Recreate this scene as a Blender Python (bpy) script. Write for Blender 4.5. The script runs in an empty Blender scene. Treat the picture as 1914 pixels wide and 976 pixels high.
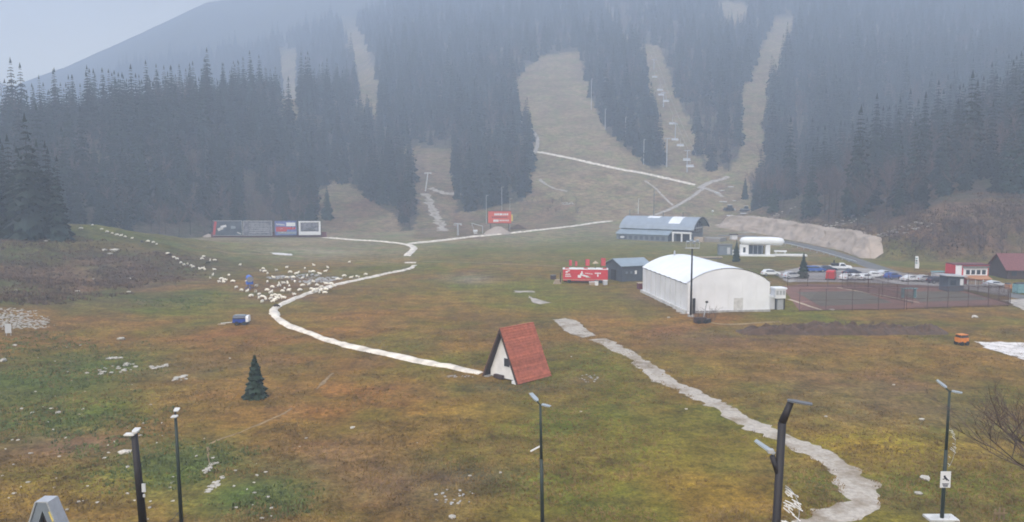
import bpy, bmesh, math, random
import numpy as np
from mathutils import Vector, Matrix

# ------------------------------------------------------------------ camera, sky, sun, exposure
SC = bpy.context.scene
COL = SC.collection
FPX, CX, CY, HORIZ, CAMZ = 1500.0, 957.0, 488.0, 340.0, 22.0
PITCH = math.atan((CY - HORIZ) / FPX)
cam_d = bpy.data.cameras.new('camera')
cam_d.sensor_width = 36.0
cam_d.lens = 36.0 * FPX / 1914.0
cam_d.clip_start = 0.5
cam_d.clip_end = 9000.0
cam = bpy.data.objects.new('camera', cam_d)
COL.objects.link(cam)
cam.location = (0, 0, CAMZ)
cam.rotation_euler = (math.radians(90) - PITCH, 0, 0)
SC.camera = cam

SUN_EL, SUN_AZ = math.radians(45), math.radians(205)
world = bpy.data.worlds.new('World')
SC.world = world
world.use_nodes = True
wt = world.node_tree
wt.nodes.clear()
w_out = wt.nodes.new('ShaderNodeOutputWorld')
w_bg = wt.nodes.new('ShaderNodeBackground')
w_sky = wt.nodes.new('ShaderNodeTexSky')
w_sky.sky_type = 'NISHITA'
w_sky.sun_disc = False
w_sky.sun_elevation = SUN_EL
w_sky.sun_rotation = SUN_AZ
w_sky.dust_density = 4.0
w_geo = wt.nodes.new('ShaderNodeTexCoord')
w_sep = wt.nodes.new('ShaderNodeSeparateXYZ')
w_ramp = wt.nodes.new('ShaderNodeValToRGB')          # overcast deck: bright band low, grey cloud above
cr = w_ramp.color_ramp
cr.elements[0].position = 0.0
cr.elements[0].color = (8.6, 8.2, 7.0, 1)
cr.elements[1].position = 0.36
cr.elements[1].color = (5.8, 6.2, 7.3, 1)
e = cr.elements.new(0.13); e.color = (6.4, 6.0, 4.9, 1)
e = cr.elements.new(0.21); e.color = (3.4, 3.1, 2.5, 1)
w_noise = wt.nodes.new('ShaderNodeTexNoise')
w_noise.inputs['Scale'].default_value = 2.2
w_noise.inputs['Detail'].default_value = 3.0
w_mixn = wt.nodes.new('ShaderNodeMapRange')
w_mixn.inputs['To Min'].default_value = 0.88
w_mixn.inputs['To Max'].default_value = 1.1
w_mul = wt.nodes.new('ShaderNodeMixRGB'); w_mul.blend_type = 'MULTIPLY'; w_mul.inputs[0].default_value = 1.0
w_mix = wt.nodes.new('ShaderNodeMixRGB'); w_mix.inputs[0].default_value = 0.93
L = wt.links.new
L(w_geo.outputs['Generated'], w_sep.inputs[0])
L(w_sep.outputs['Z'], w_ramp.inputs['Fac'])
L(w_geo.outputs['Generated'], w_noise.inputs['Vector'])
L(w_noise.outputs['Fac'], w_mixn.inputs['Value'])
L(w_ramp.outputs['Color'], w_mul.inputs[1])
L(w_mixn.outputs['Result'], w_mul.inputs[2])
L(w_sky.outputs['Color'], w_mix.inputs[1])
L(w_mul.outputs['Color'], w_mix.inputs[2])
L(w_mix.outputs['Color'], w_bg.inputs['Color'])
w_bg.inputs['Strength'].default_value = 0.1
L(w_bg.outputs[0], w_out.inputs['Surface'])

sun_d = bpy.data.lights.new('sun', 'SUN')
sun_d.energy = 1.5
sun_d.angle = math.radians(45)
sun_d.color = (1.0, 0.93, 0.83)
sun = bpy.data.objects.new('sun', sun_d)
COL.objects.link(sun)
sun.rotation_euler = (math.radians(90) - SUN_EL, 0, math.radians(180) - SUN_AZ)

vs = SC.view_settings
vs.view_transform = 'Standard'
vs.look = 'None'
vs.exposure = 1.05
vs.gamma = 1.0
vs.use_curve_mapping = False
cy = SC.cycles
cy.use_denoising = True
cy.max_bounces = 5
cy.diffuse_bounces = 3
cy.volume_bounces = 2
cy.transparent_max_bounces = 6
cy.filter_width = 1.8
cy.use_adaptive_sampling = True
cy.adaptive_threshold = 0.02

RNG = np.random.default_rng(7)
rnd = random.Random(11)
HAZE_DENSITY = 0.0009

# ------------------------------------------------------------------ noise and terrain
_tab = np.random.default_rng(3).random((257, 257))
_tab[256, :] = _tab[0, :]; _tab[:, 256] = _tab[:, 0]
def vnoise(x, y):
    xi = np.floor(x).astype(int); yi = np.floor(y).astype(int)
    fx = x - xi; fy = y - yi
    fx = fx * fx * (3 - 2 * fx); fy = fy * fy * (3 - 2 * fy)
    xi &= 255; yi &= 255
    return ((_tab[yi, xi] * (1 - fx) + _tab[yi, xi + 1] * fx) * (1 - fy)
            + (_tab[yi + 1, xi] * (1 - fx) + _tab[yi + 1, xi + 1] * fx) * fy)
def fbm(x, y, s, o=4):
    x = np.asarray(x, float) / s; y = np.asarray(y, float) / s
    a, t, n = 0.5, 0.0, 0.0
    for k in range(o):
        t = t + a * vnoise(x + 17.3 * k, y + 9.1 * k); n += a
        x = x * 2.03; y = y * 2.03; a *= 0.5
    return t / n
def sstep(a, b, x):
    t = np.clip((x - a) / (b - a), 0, 1)
    return t * t * (3 - 2 * t)
def smax(a, b, k):
    h = np.clip(0.5 + 0.5 * (a - b) / k, 0, 1)
    return b * (1 - h) + a * h + k * h * (1 - h)
def smin(a, b, k):
    return -smax(-a, -b, k)

FX = [-900, -500, -260, -200, -160, -132, -112, -60, -28, 20, 60, 130, 2000]
FY = [140, 170, 205, 225, 255, 300, 337, 346, 374, 388, 392, 396, 400]
BY = [150, 217, 254, 295, 330, 359, 400, 460, 3000]        # foot of the cut bank on the right: x over y
BX = [99, 99, 105.5, 106.6, 101.9, 93, 97, 112, 112]

def right_e(x, y):
    ex = x - (np.interp(y, BY, BX) + 3.0)
    ey = y - (224.0 - 0.16 * np.clip(x - 108, 0, 600))
    return smin(ex, ey, 14.0)

def H(x, y):
    x = np.asarray(x, float); y = np.asarray(y, float)
    # field, rising a little towards the foot of the piste and falling away below the camera
    z = 0.028 * np.clip(y - 300, 0, 110) * sstep(-60, 20, x)
    z = z + 9.0 * sstep(47, 12, y) + 3.0 * sstep(12, -40, y)
    z = z + 0.35 * (fbm(x, y, 28.0, 3) - 0.5) * sstep(30, 60, y)
    z = z + 0.28 * (fbm(x + 31, y, 5.0, 2) - 0.5) * sstep(35, 50, y) * sstep(170, 120, y)
    # knoll and left slope
    kx = np.where(x > -128, np.exp(-((x + 128) / 33.0) ** 2), 1.0 + 0.0012 * np.minimum(-128 - x, 150))
    kk = kx * np.exp(-((y - 226) / 44) ** 2)
    z = z + 9.6 * kk
    rough_l = sstep(-55, -100, x) * sstep(120, 150, y) * sstep(300, 250, y)
    z = z + rough_l * (2.2 * (fbm(x, y, 13.0, 3) - 0.5) + 1.0 * (fbm(x + 70, y, 4.5, 2) - 0.5))
    z = z + 4.5 * sstep(-45, -120, x) * np.exp(-((y - 105) / 62) ** 2) * (0.75 + 0.5 * fbm(x, y, 22.0, 2))
    # main slope and its left wing
    yf = np.interp(x, FX, FY)
    d = y - yf
    dd = np.where(d > 0, d * d / (np.abs(d) + 26.0), 0.0)
    slope = 0.245 + 0.075 * sstep(-60, -200, x) + 0.19 * sstep(400, 1000, d)
    zm = smin(slope * dd, 455.0 + 0 * x, 40.0)
    cap = 30 + 0.42 * np.clip(x + 290, 0, 2000) + 0.9 * np.clip(x + 150, 0, 2000)
    zm = smin(zm, cap, 30.0)
    zm = np.where(d > 0, np.maximum(zm, 0), 0)
    # far mountain
    crest = np.interp(x, [-2600, -1300, -903, -594, -300, 0, 500, 1500, 2600], [-120, 60, 236, 365, 410, 440, 460, 470, 470])
    fs = np.interp(x, [-400, -120], [0.52, 0.37])
    zf = crest - fs * np.clip(1600 - y, 0, 5000) - 0.55 * np.clip(y - 1600, 0, 5000)
    zl = 560 - 0.42 * np.hypot(x + 1900, (y - 1700) * 1.0)
    zf = np.maximum(zf, zl)
    zf = zf + 22 * (fbm(x, y, 190.0, 3) - 0.5) * sstep(600, 1100, y)
    # right hill
    er = right_e(x, y)
    stepw = 6.3 * sstep(0, 3.0, er) * sstep(214, 232, y) * sstep(378, 345, y)
    zr = np.where(er > 0, 0.335 * np.maximum(er - 1, 0) * sstep(0, 12, er), 0) + stepw
    zr = smin(zr, 150 + 0 * x, 40.0)
    zmf = smax(zm, zf, 16.0)
    zmf = np.where(zf < -40, zm, zmf)
    k = 0.02 + 6.0 * sstep(1, 14, np.minimum(zmf, zr))
    z = z + smax(zmf, zr, k)
    hill = sstep(0.5, 25, np.maximum(zm, zr))
    z = z + 5.0 * (fbm(x, y, 60.0, 3) - 0.5) * hill
    return z

def ray(u, v):
    a = (u - CX) / FPX; b = (CY - v) / FPX
    c, s = math.cos(PITCH), math.sin(PITCH)
    return Vector((a, c + b * s, -s + b * c))
def hit(u, v, far=2400.0):
    """ground point seen at a pixel of the photograph (ray marched onto the terrain)"""
    d = ray(u, v)
    ts = np.concatenate([np.arange(14, 700, 0.8), np.arange(700, far, 4.0)])
    g = CAMZ + d.z * ts - H(d.x * ts, d.y * ts)
    idx = np.nonzero(g < 0)[0]
    if len(idx) == 0:
        t = far
    else:
        i = max(idx[0], 1)
        t0, t1 = ts[i - 1], ts[i]
        for _ in range(24):
            m = 0.5 * (t0 + t1)
            if CAMZ + d.z * m - float(H(d.x * m, d.y * m)) < 0: t1 = m
            else: t0 = m
        t = 0.5 * (t0 + t1)
    return Vector((d.x * t, d.y * t, float(H(d.x * t, d.y * t))))
def gz(x, y):
    return float(H(x, y))
def at_dist(u, v, y):
    """point on a pixel's ray at a known forward distance"""
    d = ray(u, v); t = y / d.y
    return Vector((d.x * t, y, CAMZ + d.z * t))
def pixels(P):
    """project world points (n,3) to photograph pixels"""
    P = np.asarray(P, float)
    c, s = math.cos(PITCH), math.sin(PITCH)
    dep = P[:, 1] * c - (P[:, 2] - CAMZ) * s
    up = P[:, 1] * s + (P[:, 2] - CAMZ) * c
    return CX + FPX * P[:, 0] / dep, CY - FPX * up / dep

def in_poly(px, py, poly):
    px = np.asarray(px); py = np.asarray(py)
    ins = np.zeros(px.shape, bool)
    n = len(poly)
    for i in range(n):
        x0, y0 = poly[i][0], poly[i][1]; x1, y1 = poly[(i + 1) % n][0], poly[(i + 1) % n][1]
        c = ((y0 > py) != (y1 > py))
        with np.errstate(divide='ignore', invalid='ignore'):
            xi = (x1 - x0) * (py - y0) / (y1 - y0 + 1e-12) + x0
        ins ^= c & (px < xi)
    return ins

# ------------------------------------------------------------------ materials
def nmat(name):
    m = bpy.data.materials.new(name); m.use_nodes = True
    nt = m.node_tree
    return m, nt, nt.nodes['Principled BSDF']
def simple(name, col, rough=0.7, metal=0.0, var=0.18, scale=3.0, bump=0.0, rand=0.0):
    m, nt, b = nmat(name)
    tc = nt.nodes.new('ShaderNodeTexCoord')
    nz = nt.nodes.new('ShaderNodeTexNoise')
    nz.inputs['Scale'].default_value = scale; nz.inputs['Detail'].default_value = 5
    mr = nt.nodes.new('ShaderNodeMapRange')
    mr.inputs['From Min'].default_value = 0.3; mr.inputs['From Max'].default_value = 0.7
    mr.inputs['To Min'].default_value = 1 - var; mr.inputs['To Max'].default_value = 1 + var
    mul = nt.nodes.new('ShaderNodeMixRGB'); mul.blend_type = 'MULTIPLY'; mul.inputs[0].default_value = 1
    mul.inputs[1].default_value = (*col, 1)
    l = nt.links.new
    l(tc.outputs['Object'], nz.inputs['Vector']); l(nz.outputs['Fac'], mr.inputs['Value'])
    last = mr.outputs['Result']
    if rand > 0:
        oi = nt.nodes.new('ShaderNodeObjectInfo')
        m2 = nt.nodes.new('ShaderNodeMapRange')
        m2.inputs['To Min'].default_value = 1 - rand; m2.inputs['To Max'].default_value = 1 + rand
        l(oi.outputs['Random'], m2.inputs['Value'])
        mm = nt.nodes.new('ShaderNodeMath'); mm.operation = 'MULTIPLY'
        l(last, mm.inputs[0]); l(m2.outputs['Result'], mm.inputs[1]); last = mm.outputs[0]
    l(last, mul.inputs[2]); l(mul.outputs[0], b.inputs['Base Color'])
    b.inputs['Roughness'].default_value = rough; b.inputs['Metallic'].default_value = metal
    if bump > 0:
        bp = nt.nodes.new('ShaderNodeBump'); bp.inputs['Strength'].default_value = bump
        bp.inputs['Distance'].default_value = 0.1
        l(nz.outputs['Fac'], bp.inputs['Height']); l(bp.outputs[0], b.inputs['Normal'])
    return m

def ground_material():
    m, nt, b = nmat('ground_grass')
    l = nt.links.new
    at = nt.nodes.new('ShaderNodeAttribute'); at.attribute_name = 'Col'
    geo = nt.nodes.new('ShaderNodeNewGeometry')
    def noise(scale, detail, sx=1.0, sy=1.0, rough=0.6):
        mp = nt.nodes.new('ShaderNodeMapping'); mp.inputs['Scale'].default_value = (sx, sy, 1)
        n = nt.nodes.new('ShaderNodeTexNoise'); n.inputs['Scale'].default_value = scale
        n.inputs['Detail'].default_value = detail; n.inputs['Roughness'].default_value = rough
        l(geo.outputs['Position'], mp.inputs['Vector']); l(mp.outputs[0], n.inputs['Vector'])
        return n
    def rng(n, a, c, f0=0.32, f1=0.68):
        r = nt.nodes.new('ShaderNodeMapRange')
        r.inputs['From Min'].default_value = f0; r.inputs['From Max'].default_value = f1
        r.inputs['To Min'].default_value = a; r.inputs['To Max'].default_value = c
        l(n.outputs['Fac'], r.inputs['Value']); return r
    def mix(kind, fac, a, c):
        x = nt.nodes.new('ShaderNodeMixRGB'); x.blend_type = kind
        if isinstance(fac, float): x.inputs[0].default_value = fac
        else: l(fac, x.inputs[0])
        l(a, x.inputs[1])
        if isinstance(c, tuple): x.inputs[2].default_value = c
        else: l(c, x.inputs[2])
        return x.outputs[0]
    big = noise(0.045, 6); mid = noise(0.35, 6); fine = noise(1.9, 5, 1.0, 0.8); vfine = noise(6.0, 4)
    hue = noise(0.11, 6); tus = noise(0.9, 3, 1, 1, 0.7); wet = noise(0.2, 7, 0.6, 1.3, 0.65)
    c = at.outputs['Color']
    c = mix('MULTIPLY', 1.0, c, rng(big, 0.8, 1.2).outputs[0])
    c = mix('MULTIPLY', 1.0, c, rng(mid, 0.62, 1.3).outputs[0])
    c = mix('MULTIPLY', 1.0, c, rng(fine, 0.62, 1.34).outputs[0])
    c = mix('MULTIPLY', 1.0, c, rng(vfine, 0.62, 1.38).outputs[0])
    g = nt.nodes.new('ShaderNodeMixRGB'); g.blend_type = 'MULTIPLY'
    l(rng(hue, 0.0, 0.75, 0.45, 0.68).outputs[0], g.inputs[0]); l(c, g.inputs[1]); g.inputs[2].default_value = (0.66, 1.02, 0.62, 1)
    c = g.outputs[0]
    r = nt.nodes.new('ShaderNodeMixRGB'); r.blend_type = 'MULTIPLY'
    l(rng(wet, 0.0, 0.8, 0.52, 0.72).outputs[0], r.inputs[0]); l(c, r.inputs[1]); r.inputs[2].default_value = (0.78, 0.66, 0.62, 1)
    c = r.outputs[0]
    d = nt.nodes.new('ShaderNodeMixRGB'); d.blend_type = 'MULTIPLY'
    l(rng(tus, 0.0, 0.45, 0.56, 0.76).outputs[0], d.inputs[0]); l(c, d.inputs[1]); d.inputs[2].default_value = (0.5, 0.5, 0.48, 1)
    l(d.outputs[0], b.inputs['Base Color'])
    b.inputs['Roughness'].default_value = 0.95
    b.inputs['Specular IOR Level'].default_value = 0.15
    add = nt.nodes.new('ShaderNodeMath'); add.operation = 'ADD'
    l(fine.outputs['Fac'], add.inputs[0]); l(tus.outputs['Fac'], add.inputs[1])
    bp = nt.nodes.new('ShaderNodeBump'); bp.inputs['Strength'].default_value = 0.6; bp.inputs['Distance'].default_value = 0.25
    l(add.outputs[0], bp.inputs['Height']); l(bp.outputs[0], b.inputs['Normal'])
    return m

M = {}
M['ground'] = ground_material()
M['spruce'] = simple('spruce_needles', (0.008, 0.017, 0.012), 0.9, var=0.5, scale=0.4, rand=0.65)
M['spruce_near'] = simple('spruce_needles_near', (0.016, 0.034, 0.018), 0.8, var=0.5, scale=2.5)
M['bark'] = simple('bark', (0.035, 0.028, 0.024), 0.9, var=0.3, scale=4)
M['twig'] = simple('bare_twigs', (0.10, 0.062, 0.055), 0.9, var=0.3, scale=0.6, rand=0.3)
M['twig_dark'] = simple('dark_twigs', (0.085, 0.055, 0.042), 0.9, var=0.3, scale=2)
M['snow'] = simple('pale_limestone', (0.66, 0.59, 0.50), 0.9, var=0.3, scale=0.7, bump=0.6)
M['gravel'] = simple('gravel', (0.36, 0.32, 0.275), 0.95, var=0.4, scale=0.9, bump=0.6)
def gravel_patchy():
    m = simple('patchy_gravel', (0.40, 0.355, 0.30), 0.95, var=0.22, scale=3.5, bump=0.15)
    nt = m.node_tree; b = nt.nodes['Principled BSDF']; src = b.inputs['Base Color'].links[0].from_socket
    geo = nt.nodes.new('ShaderNodeNewGeometry'); n = nt.nodes.new('ShaderNodeTexNoise'); n.inputs['Scale'].default_value = 0.28; n.inputs['Detail'].default_value = 10
    n.inputs['Roughness'].default_value = 0.7
    r = nt.nodes.new('ShaderNodeMapRange'); r.inputs['From Min'].default_value = 0.46; r.inputs['From Max'].default_value = 0.66
    mx = nt.nodes.new('ShaderNodeMixRGB'); mx.inputs[2].default_value = (0.19, 0.14, 0.085, 1)
    l = nt.links.new
    l(geo.outputs['Position'], n.inputs['Vector']); l(n.outputs['Fac'], r.inputs['Value']); l(r.outputs[0], mx.inputs[0]); l(src, mx.inputs[1]); l(mx.outputs[0], b.inputs['Base Color'])
    return m
M['gravel_patchy'] = gravel_patchy()
M['gravel_white'] = simple('pale_gravel', (0.62, 0.58, 0.55), 0.95, var=0.3, scale=0.7, bump=0.5)
M['footpath'] = simple('trodden_earth', (0.24, 0.165, 0.085), 0.95, var=0.35, scale=1.0)
M['rock'] = simple('limestone', (0.47, 0.43, 0.37), 0.9, var=0.25, scale=3, bump=0.5, rand=0.25)
M['rock_grey'] = simple('grey_limestone', (0.36, 0.35, 0.34), 0.9, var=0.3, scale=1.5, bump=0.5)
M['white'] = simple('white_paint', (0.74, 0.74, 0.75), 0.5, var=0.07, scale=1.2)
M['membrane'] = simple('white_membrane', (0.8, 0.81, 0.83), 0.45, var=0.05, scale=0.25)
M['membrane_wall'] = simple('white_membrane_wall', (0.76, 0.765, 0.78), 0.5, var=0.08, scale=0.35)
M['dirtywhite'] = simple('weathered_white', (0.55, 0.54, 0.52), 0.7, var=0.2, scale=1.3)
M['plaster'] = simple('plaster', (0.72, 0.70, 0.68), 0.85, var=0.12, scale=1.0)
M['black'] = simple('black_metal', (0.018, 0.018, 0.022), 0.5, var=0.2)
M['dark'] = simple('dark_void', (0.03, 0.03, 0.036), 0.6, var=0.2)
M['darkwood'] = simple('dark_wood', (0.055, 0.034, 0.032), 0.8, var=0.3, scale=4)
M['greywood'] = simple('grey_wood', (0.15, 0.145, 0.14), 0.85, var=0.25, scale=2)
M['lampgreen'] = simple('dark_green_pole', (0.014, 0.026, 0.02), 0.6, var=0.2)
M['lampdark'] = simple('anthracite_pole', (0.014, 0.012, 0.016), 0.65, var=0.15)
M['headdark'] = simple('dark_lamp_head', (0.11, 0.12, 0.14), 0.5, var=0.1)
M['ledhead'] = simple('grey_lamp_head', (0.30, 0.34, 0.38), 0.4, var=0.1)
M['redroof'] = simple('red_roof', (0.36, 0.105, 0.06), 0.8, var=0.25, scale=2.4, rand=0.16)
M['maroon'] = simple('maroon_roof', (0.17, 0.06, 0.06), 0.8, var=0.2)
M['darkred'] = simple('dark_red_boards', (0.13, 0.035, 0.045), 0.8, var=0.25)
M['red'] = simple('red_paint', (0.56, 0.035, 0.05), 0.5, var=0.12, scale=0.8)
M['redtext'] = simple('red_fabric', (0.45, 0.06, 0.07), 0.8, var=0.2)
M['bluegrey'] = simple('blue_grey_sheet', (0.17, 0.195, 0.225), 0.55, var=0.12, scale=0.8)
M['bluegrey_roof'] = simple('blue_grey_roof', (0.24, 0.29, 0.33), 0.5, var=0.12, scale=0.5)
M['slate'] = simple('slate_cladding', (0.075, 0.088, 0.11), 0.6, var=0.15, scale=1.0)
M['steelroof'] = simple('steel_roof', (0.27, 0.31, 0.36), 0.45, var=0.1, scale=0.5)
M['glass'] = simple('dark_glass', (0.04, 0.05, 0.065), 0.15, var=0.1)
M['blue'] = simple('blue_paint', (0.015, 0.055, 0.30), 0.45, var=0.1)
M['bluetarp'] = simple('blue_car_paint', (0.03, 0.09, 0.33), 0.35, var=0.1)
M['navy'] = simple('navy_paint', (0.02, 0.028, 0.06), 0.35, var=0.1)
M['carwhite'] = simple('white_car_paint', (0.76, 0.77, 0.78), 0.3, var=0.03)
M['carsilver'] = simple('silver_car_paint', (0.5, 0.51, 0.53), 0.3, var=0.05)
M['carred'] = simple('red_car_paint', (0.5, 0.03, 0.035), 0.35, var=0.05)
M['tyre'] = simple('rubber', (0.02, 0.02, 0.02), 0.8, var=0.1)
M['yellow'] = simple('yellow_paint', (0.65, 0.5, 0.12), 0.6, var=0.1)
M['orange'] = simple('orange_paint', (0.62, 0.2, 0.03), 0.55, var=0.15)
M['orangebrown'] = simple('brown_awning', (0.42, 0.2, 0.1), 0.8, var=0.15)
M['asphalt'] = simple('asphalt', (0.13, 0.125, 0.12), 0.9, var=0.2, scale=0.4)
M['parking'] = simple('gravel_parking', (0.27, 0.245, 0.225), 0.95, var=0.25, scale=0.3)
M['courtred'] = simple('red_court', (0.17, 0.078, 0.055), 0.9, var=0.22, scale=0.25)
M['courtgreen'] = simple('green_court', (0.105, 0.088, 0.062), 0.85, var=0.2, scale=0.3)
M['beige'] = simple('beige_kerb', (0.42, 0.33, 0.24), 0.9, var=0.2)
M['sandbank'] = simple('sand_bank', (0.41, 0.33, 0.265), 0.95, var=0.22, scale=0.25, bump=0.5)
M['soil'] = simple('brown_soil', (0.08, 0.047, 0.03), 0.95, var=0.4, scale=0.9, bump=0.8)
M['sandheap'] = simple('sand_heap', (0.38, 0.31, 0.26), 0.95, var=0.15)
M['galv'] = simple('galvanised', (0.42, 0.43, 0.45), 0.5, metal=0.3, var=0.1)
M['wool'] = simple('cream_wool', (0.82, 0.76, 0.64), 0.95, var=0.15, scale=6, rand=0.12)
M['wooldark'] = simple('dark_wool', (0.035, 0.027, 0.022), 0.95, var=0.2, scale=6)
M['face'] = simple('sheep_face', (0.22, 0.17, 0.13), 0.9, var=0.2)
M['grass'] = simple('dry_grass_tuft', (0.21, 0.135, 0.045), 0.95, var=0.5, scale=0.35)
M['scrub'] = simple('dry_scrub', (0.11, 0.068, 0.042), 0.95, var=0.5, scale=0.3)
M['weed'] = simple('green_weeds', (0.095, 0.12, 0.032), 0.9, var=0.45, scale=0.5)
M['posterblue'] = simple('poster_blue', (0.12, 0.15, 0.36), 0.5, var=0.5, scale=0.8)
M['posterdark'] = simple('poster_dark', (0.06, 0.075, 0.10), 0.6, var=0.5, scale=0.5)
M['postergrey'] = simple('poster_grey', (0.16, 0.16, 0.19), 0.6, var=0.6, scale=0.8)
M['posterred'] = simple('poster_red', (0.62, 0.09, 0.05), 0.5, var=0.1)
M['teal'] = simple('teal_panel', (0.16, 0.30, 0.32), 0.6, var=0.2)
M['turf'] = simple('turf_bank', (0.16, 0.15, 0.065), 0.95, var=0.3)

# ------------------------------------------------------------------ mesh helpers
class MB:
    def __init__(s): s.v = []; s.f = []
    def quad(s, *p):
        n = len(s.v); s.v += [tuple(q) for q in p]; s.f.append(tuple(range(n, n + len(p)))); return s
    def box(s, c, size, rz=0.0, tilt=None):
        hx, hy, hz = size[0] / 2, size[1] / 2, size[2] / 2
        R = Matrix.Rotation(rz, 3, 'Z')
        if tilt is not None: R = R @ tilt
        n = len(s.v); c = Vector(c)
        for dz in (-hz, hz):
            for dx, dy in ((-hx, -hy), (hx, -hy), (hx, hy), (-hx, hy)):
                s.v.append(tuple(c + R @ Vector((dx, dy, dz))))
        for a in ((3, 2, 1, 0), (4, 5, 6, 7), (0, 1, 5, 4), (1, 2, 6, 5), (2, 3, 7, 6), (3, 0, 4, 7)):
            s.f.append(tuple(n + i for i in a))
        return s
    def tube(s, p0, p1, r0, r1=None, n=8, cap=True):
        r1 = r0 if r1 is None else r1
        p0 = Vector(p0); p1 = Vector(p1); d = (p1 - p0)
        if d.length < 1e-9: return s
        q = d.to_track_quat('Z', 'Y')
        b = len(s.v)
        for p, r in ((p0, r0), (p1, r1)):
            for i in range(n):
                a = 2 * math.pi * i / n
                s.v.append(tuple(p + q @ Vector((r * math.cos(a), r * math.sin(a), 0))))
        for i in range(n):
            j = (i + 1) % n
            s.f.append((b + i, b + j, b + n + j, b + n + i))
        if cap:
            s.f.append(tuple(b + i for i in reversed(range(n)))); s.f.append(tuple(b + n + i for i in range(n)))
        return s
    def prism(s, poly, axis, a0, a1):
        """extrude a 2-D polygon along x ('x': poly in y,z), y or z"""
        def P(p, a):
            return {'x': (a, p[0], p[1]), 'y': (p[0], a, p[1]), 'z': (p[0], p[1], a)}[axis]
        n = len(poly); b = len(s.v)
        s.v += [P(p, a0) for p in poly] + [P(p, a1) for p in poly]
        for i in range(n):
            j = (i + 1) % n
            s.f.append((b + i, b + j, b + n + j, b + n + i))
        s.f.append(tuple(b + i for i in reversed(range(n)))); s.f.append(tuple(b + n + i for i in range(n)))
        return s
    def mesh(s, name, smooth=False):
        me = bpy.data.meshes.new(name)
        me.from_pydata(s.v, [], s.f); me.update()
        bm = bmesh.new(); bm.from_mesh(me)
        bmesh.ops.recalc_face_normals(bm, faces=bm.faces); bm.to_mesh(me); bm.free()
        if smooth:
            for p in me.polygons: p.use_smooth = True
        return me
    def build(s, name, mat, parent=None, smooth=False, **kw):
        return link(name, s.mesh(name, smooth), mat, parent, **kw)

def link(name, me, mat, parent=None, loc=None, rz=0.0, label=None, kind=None):
    if mat is not None and len(me.materials) == 0: me.materials.append(M[mat] if isinstance(mat, str) else mat)
    o = bpy.data.objects.new(name, me); COL.objects.link(o)
    if parent is not None: o.parent = parent
    if loc is not None: o.location = loc
    if rz: o.rotation_euler = (0, 0, rz)
    if label: o['label'] = label
    if kind: o['kind'] = kind
    return o
def tag(o, label, cat, group=None):
    o['label'] = label; o['category'] = cat
    if group: o['group'] = group
    return o
def thing(name, label, cat, loc=(0, 0, 0), rz=0.0, group=None):
    o = bpy.data.objects.new(name, None); COL.objects.link(o)
    o.location = loc; o.rotation_euler = (0, 0, rz); o.empty_display_size = 0.5
    return tag(o, label, cat, group)
def structure(o): o['kind'] = 'structure'; return o
def stuff(o, label, cat): o['kind'] = 'stuff'; o['label'] = label; o['category'] = cat; return o
def copy_tree(o, parent=None):
    c = o.copy(); COL.objects.link(c)
    if parent is not None: c.parent = parent
    for ch in o.children: copy_tree(ch, c)
    return c

def raw_mesh(name, V, F, mat, smooth=False):
    me = bpy.data.meshes.new(name)
    me.from_pydata(V, [], F); me.update()
    me.materials.append(M[mat] if isinstance(mat, str) else mat)
    if smooth:
        me.polygons.foreach_set('use_smooth', [True] * len(me.polygons))
    return me

def ribbon(name, pts, width, mat, dz=0.05, height=0.0, step=1.2, rough=0.2, seed=0, parent=None):
    """a path draped on the terrain: ragged edges, optional raised crown"""
    r = random.Random(seed)
    P = [Vector((p[0], p[1])) for p in pts]
    # Catmull-Rom resample
    out = []
    Q = [P[0] * 2 - P[1]] + P + [P[-1] * 2 - P[-2]]
    for i in range(1, len(Q) - 2):
        n = max(2, int((Q[i + 1] - Q[i]).length / step))
        for k in range(n):
            t = k / n
            out.append(0.5 * ((2 * Q[i]) + (Q[i + 1] - Q[i - 1]) * t + (2 * Q[i - 1] - 5 * Q[i] + 4 * Q[i + 1] - Q[i + 2]) * t * t
                              + (-Q[i - 1] + 3 * Q[i] - 3 * Q[i + 1] + Q[i + 2]) * t ** 3))
    out.append(P[-1])
    mb = MB(); n = len(out); K = 7 if height > 0 else 5
    for i, p in enumerate(out):
        a = out[max(0, i - 1)]; c = out[min(n - 1, i + 1)]
        d = (c - a); d = d / max(d.length, 1e-6); nn = Vector((-d.y, d.x))
        w = width(i / (n - 1)) if callable(width) else width
        wl = w / 2 * max(0.15, 1 + rough * (3.4 * (float(fbm(i * 0.42, seed * 7.7, 1.0, 3)) - 0.5) + r.uniform(-.15, .15)))
        wr = w / 2 * max(0.15, 1 + rough * (3.4 * (float(fbm(i * 0.42, seed * 7.7 + 90, 1.0, 3)) - 0.5) + r.uniform(-.15, .15)))
        hh = height * (0.75 + 0.5 * r.random()) * min(1, 0.15 + i / 5, 0.15 + (n - 1 - i) / 5)
        for k in range(K):
            t = k / (K - 1) * 2 - 1
            q = p + nn * (t * (wl if t < 0 else wr))
            z = gz(q.x, q.y) + dz
            if height > 0: z += hh * (1 - abs(t) ** 2.6) * (0.9 + 0.2 * r.random()) - 0.08 * (abs(t) > 0.99)
            elif abs(t) > 0.99: z -= dz * 1.4
            mb.v.append((q.x, q.y, z))
    for i in range(n - 1):
        for k in range(K - 1):
            b = i * K + k
            mb.f.append((b, b + 1, b + K + 1, b + K))
    o = mb.build(name, mat, parent, smooth=True)
    return o

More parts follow.
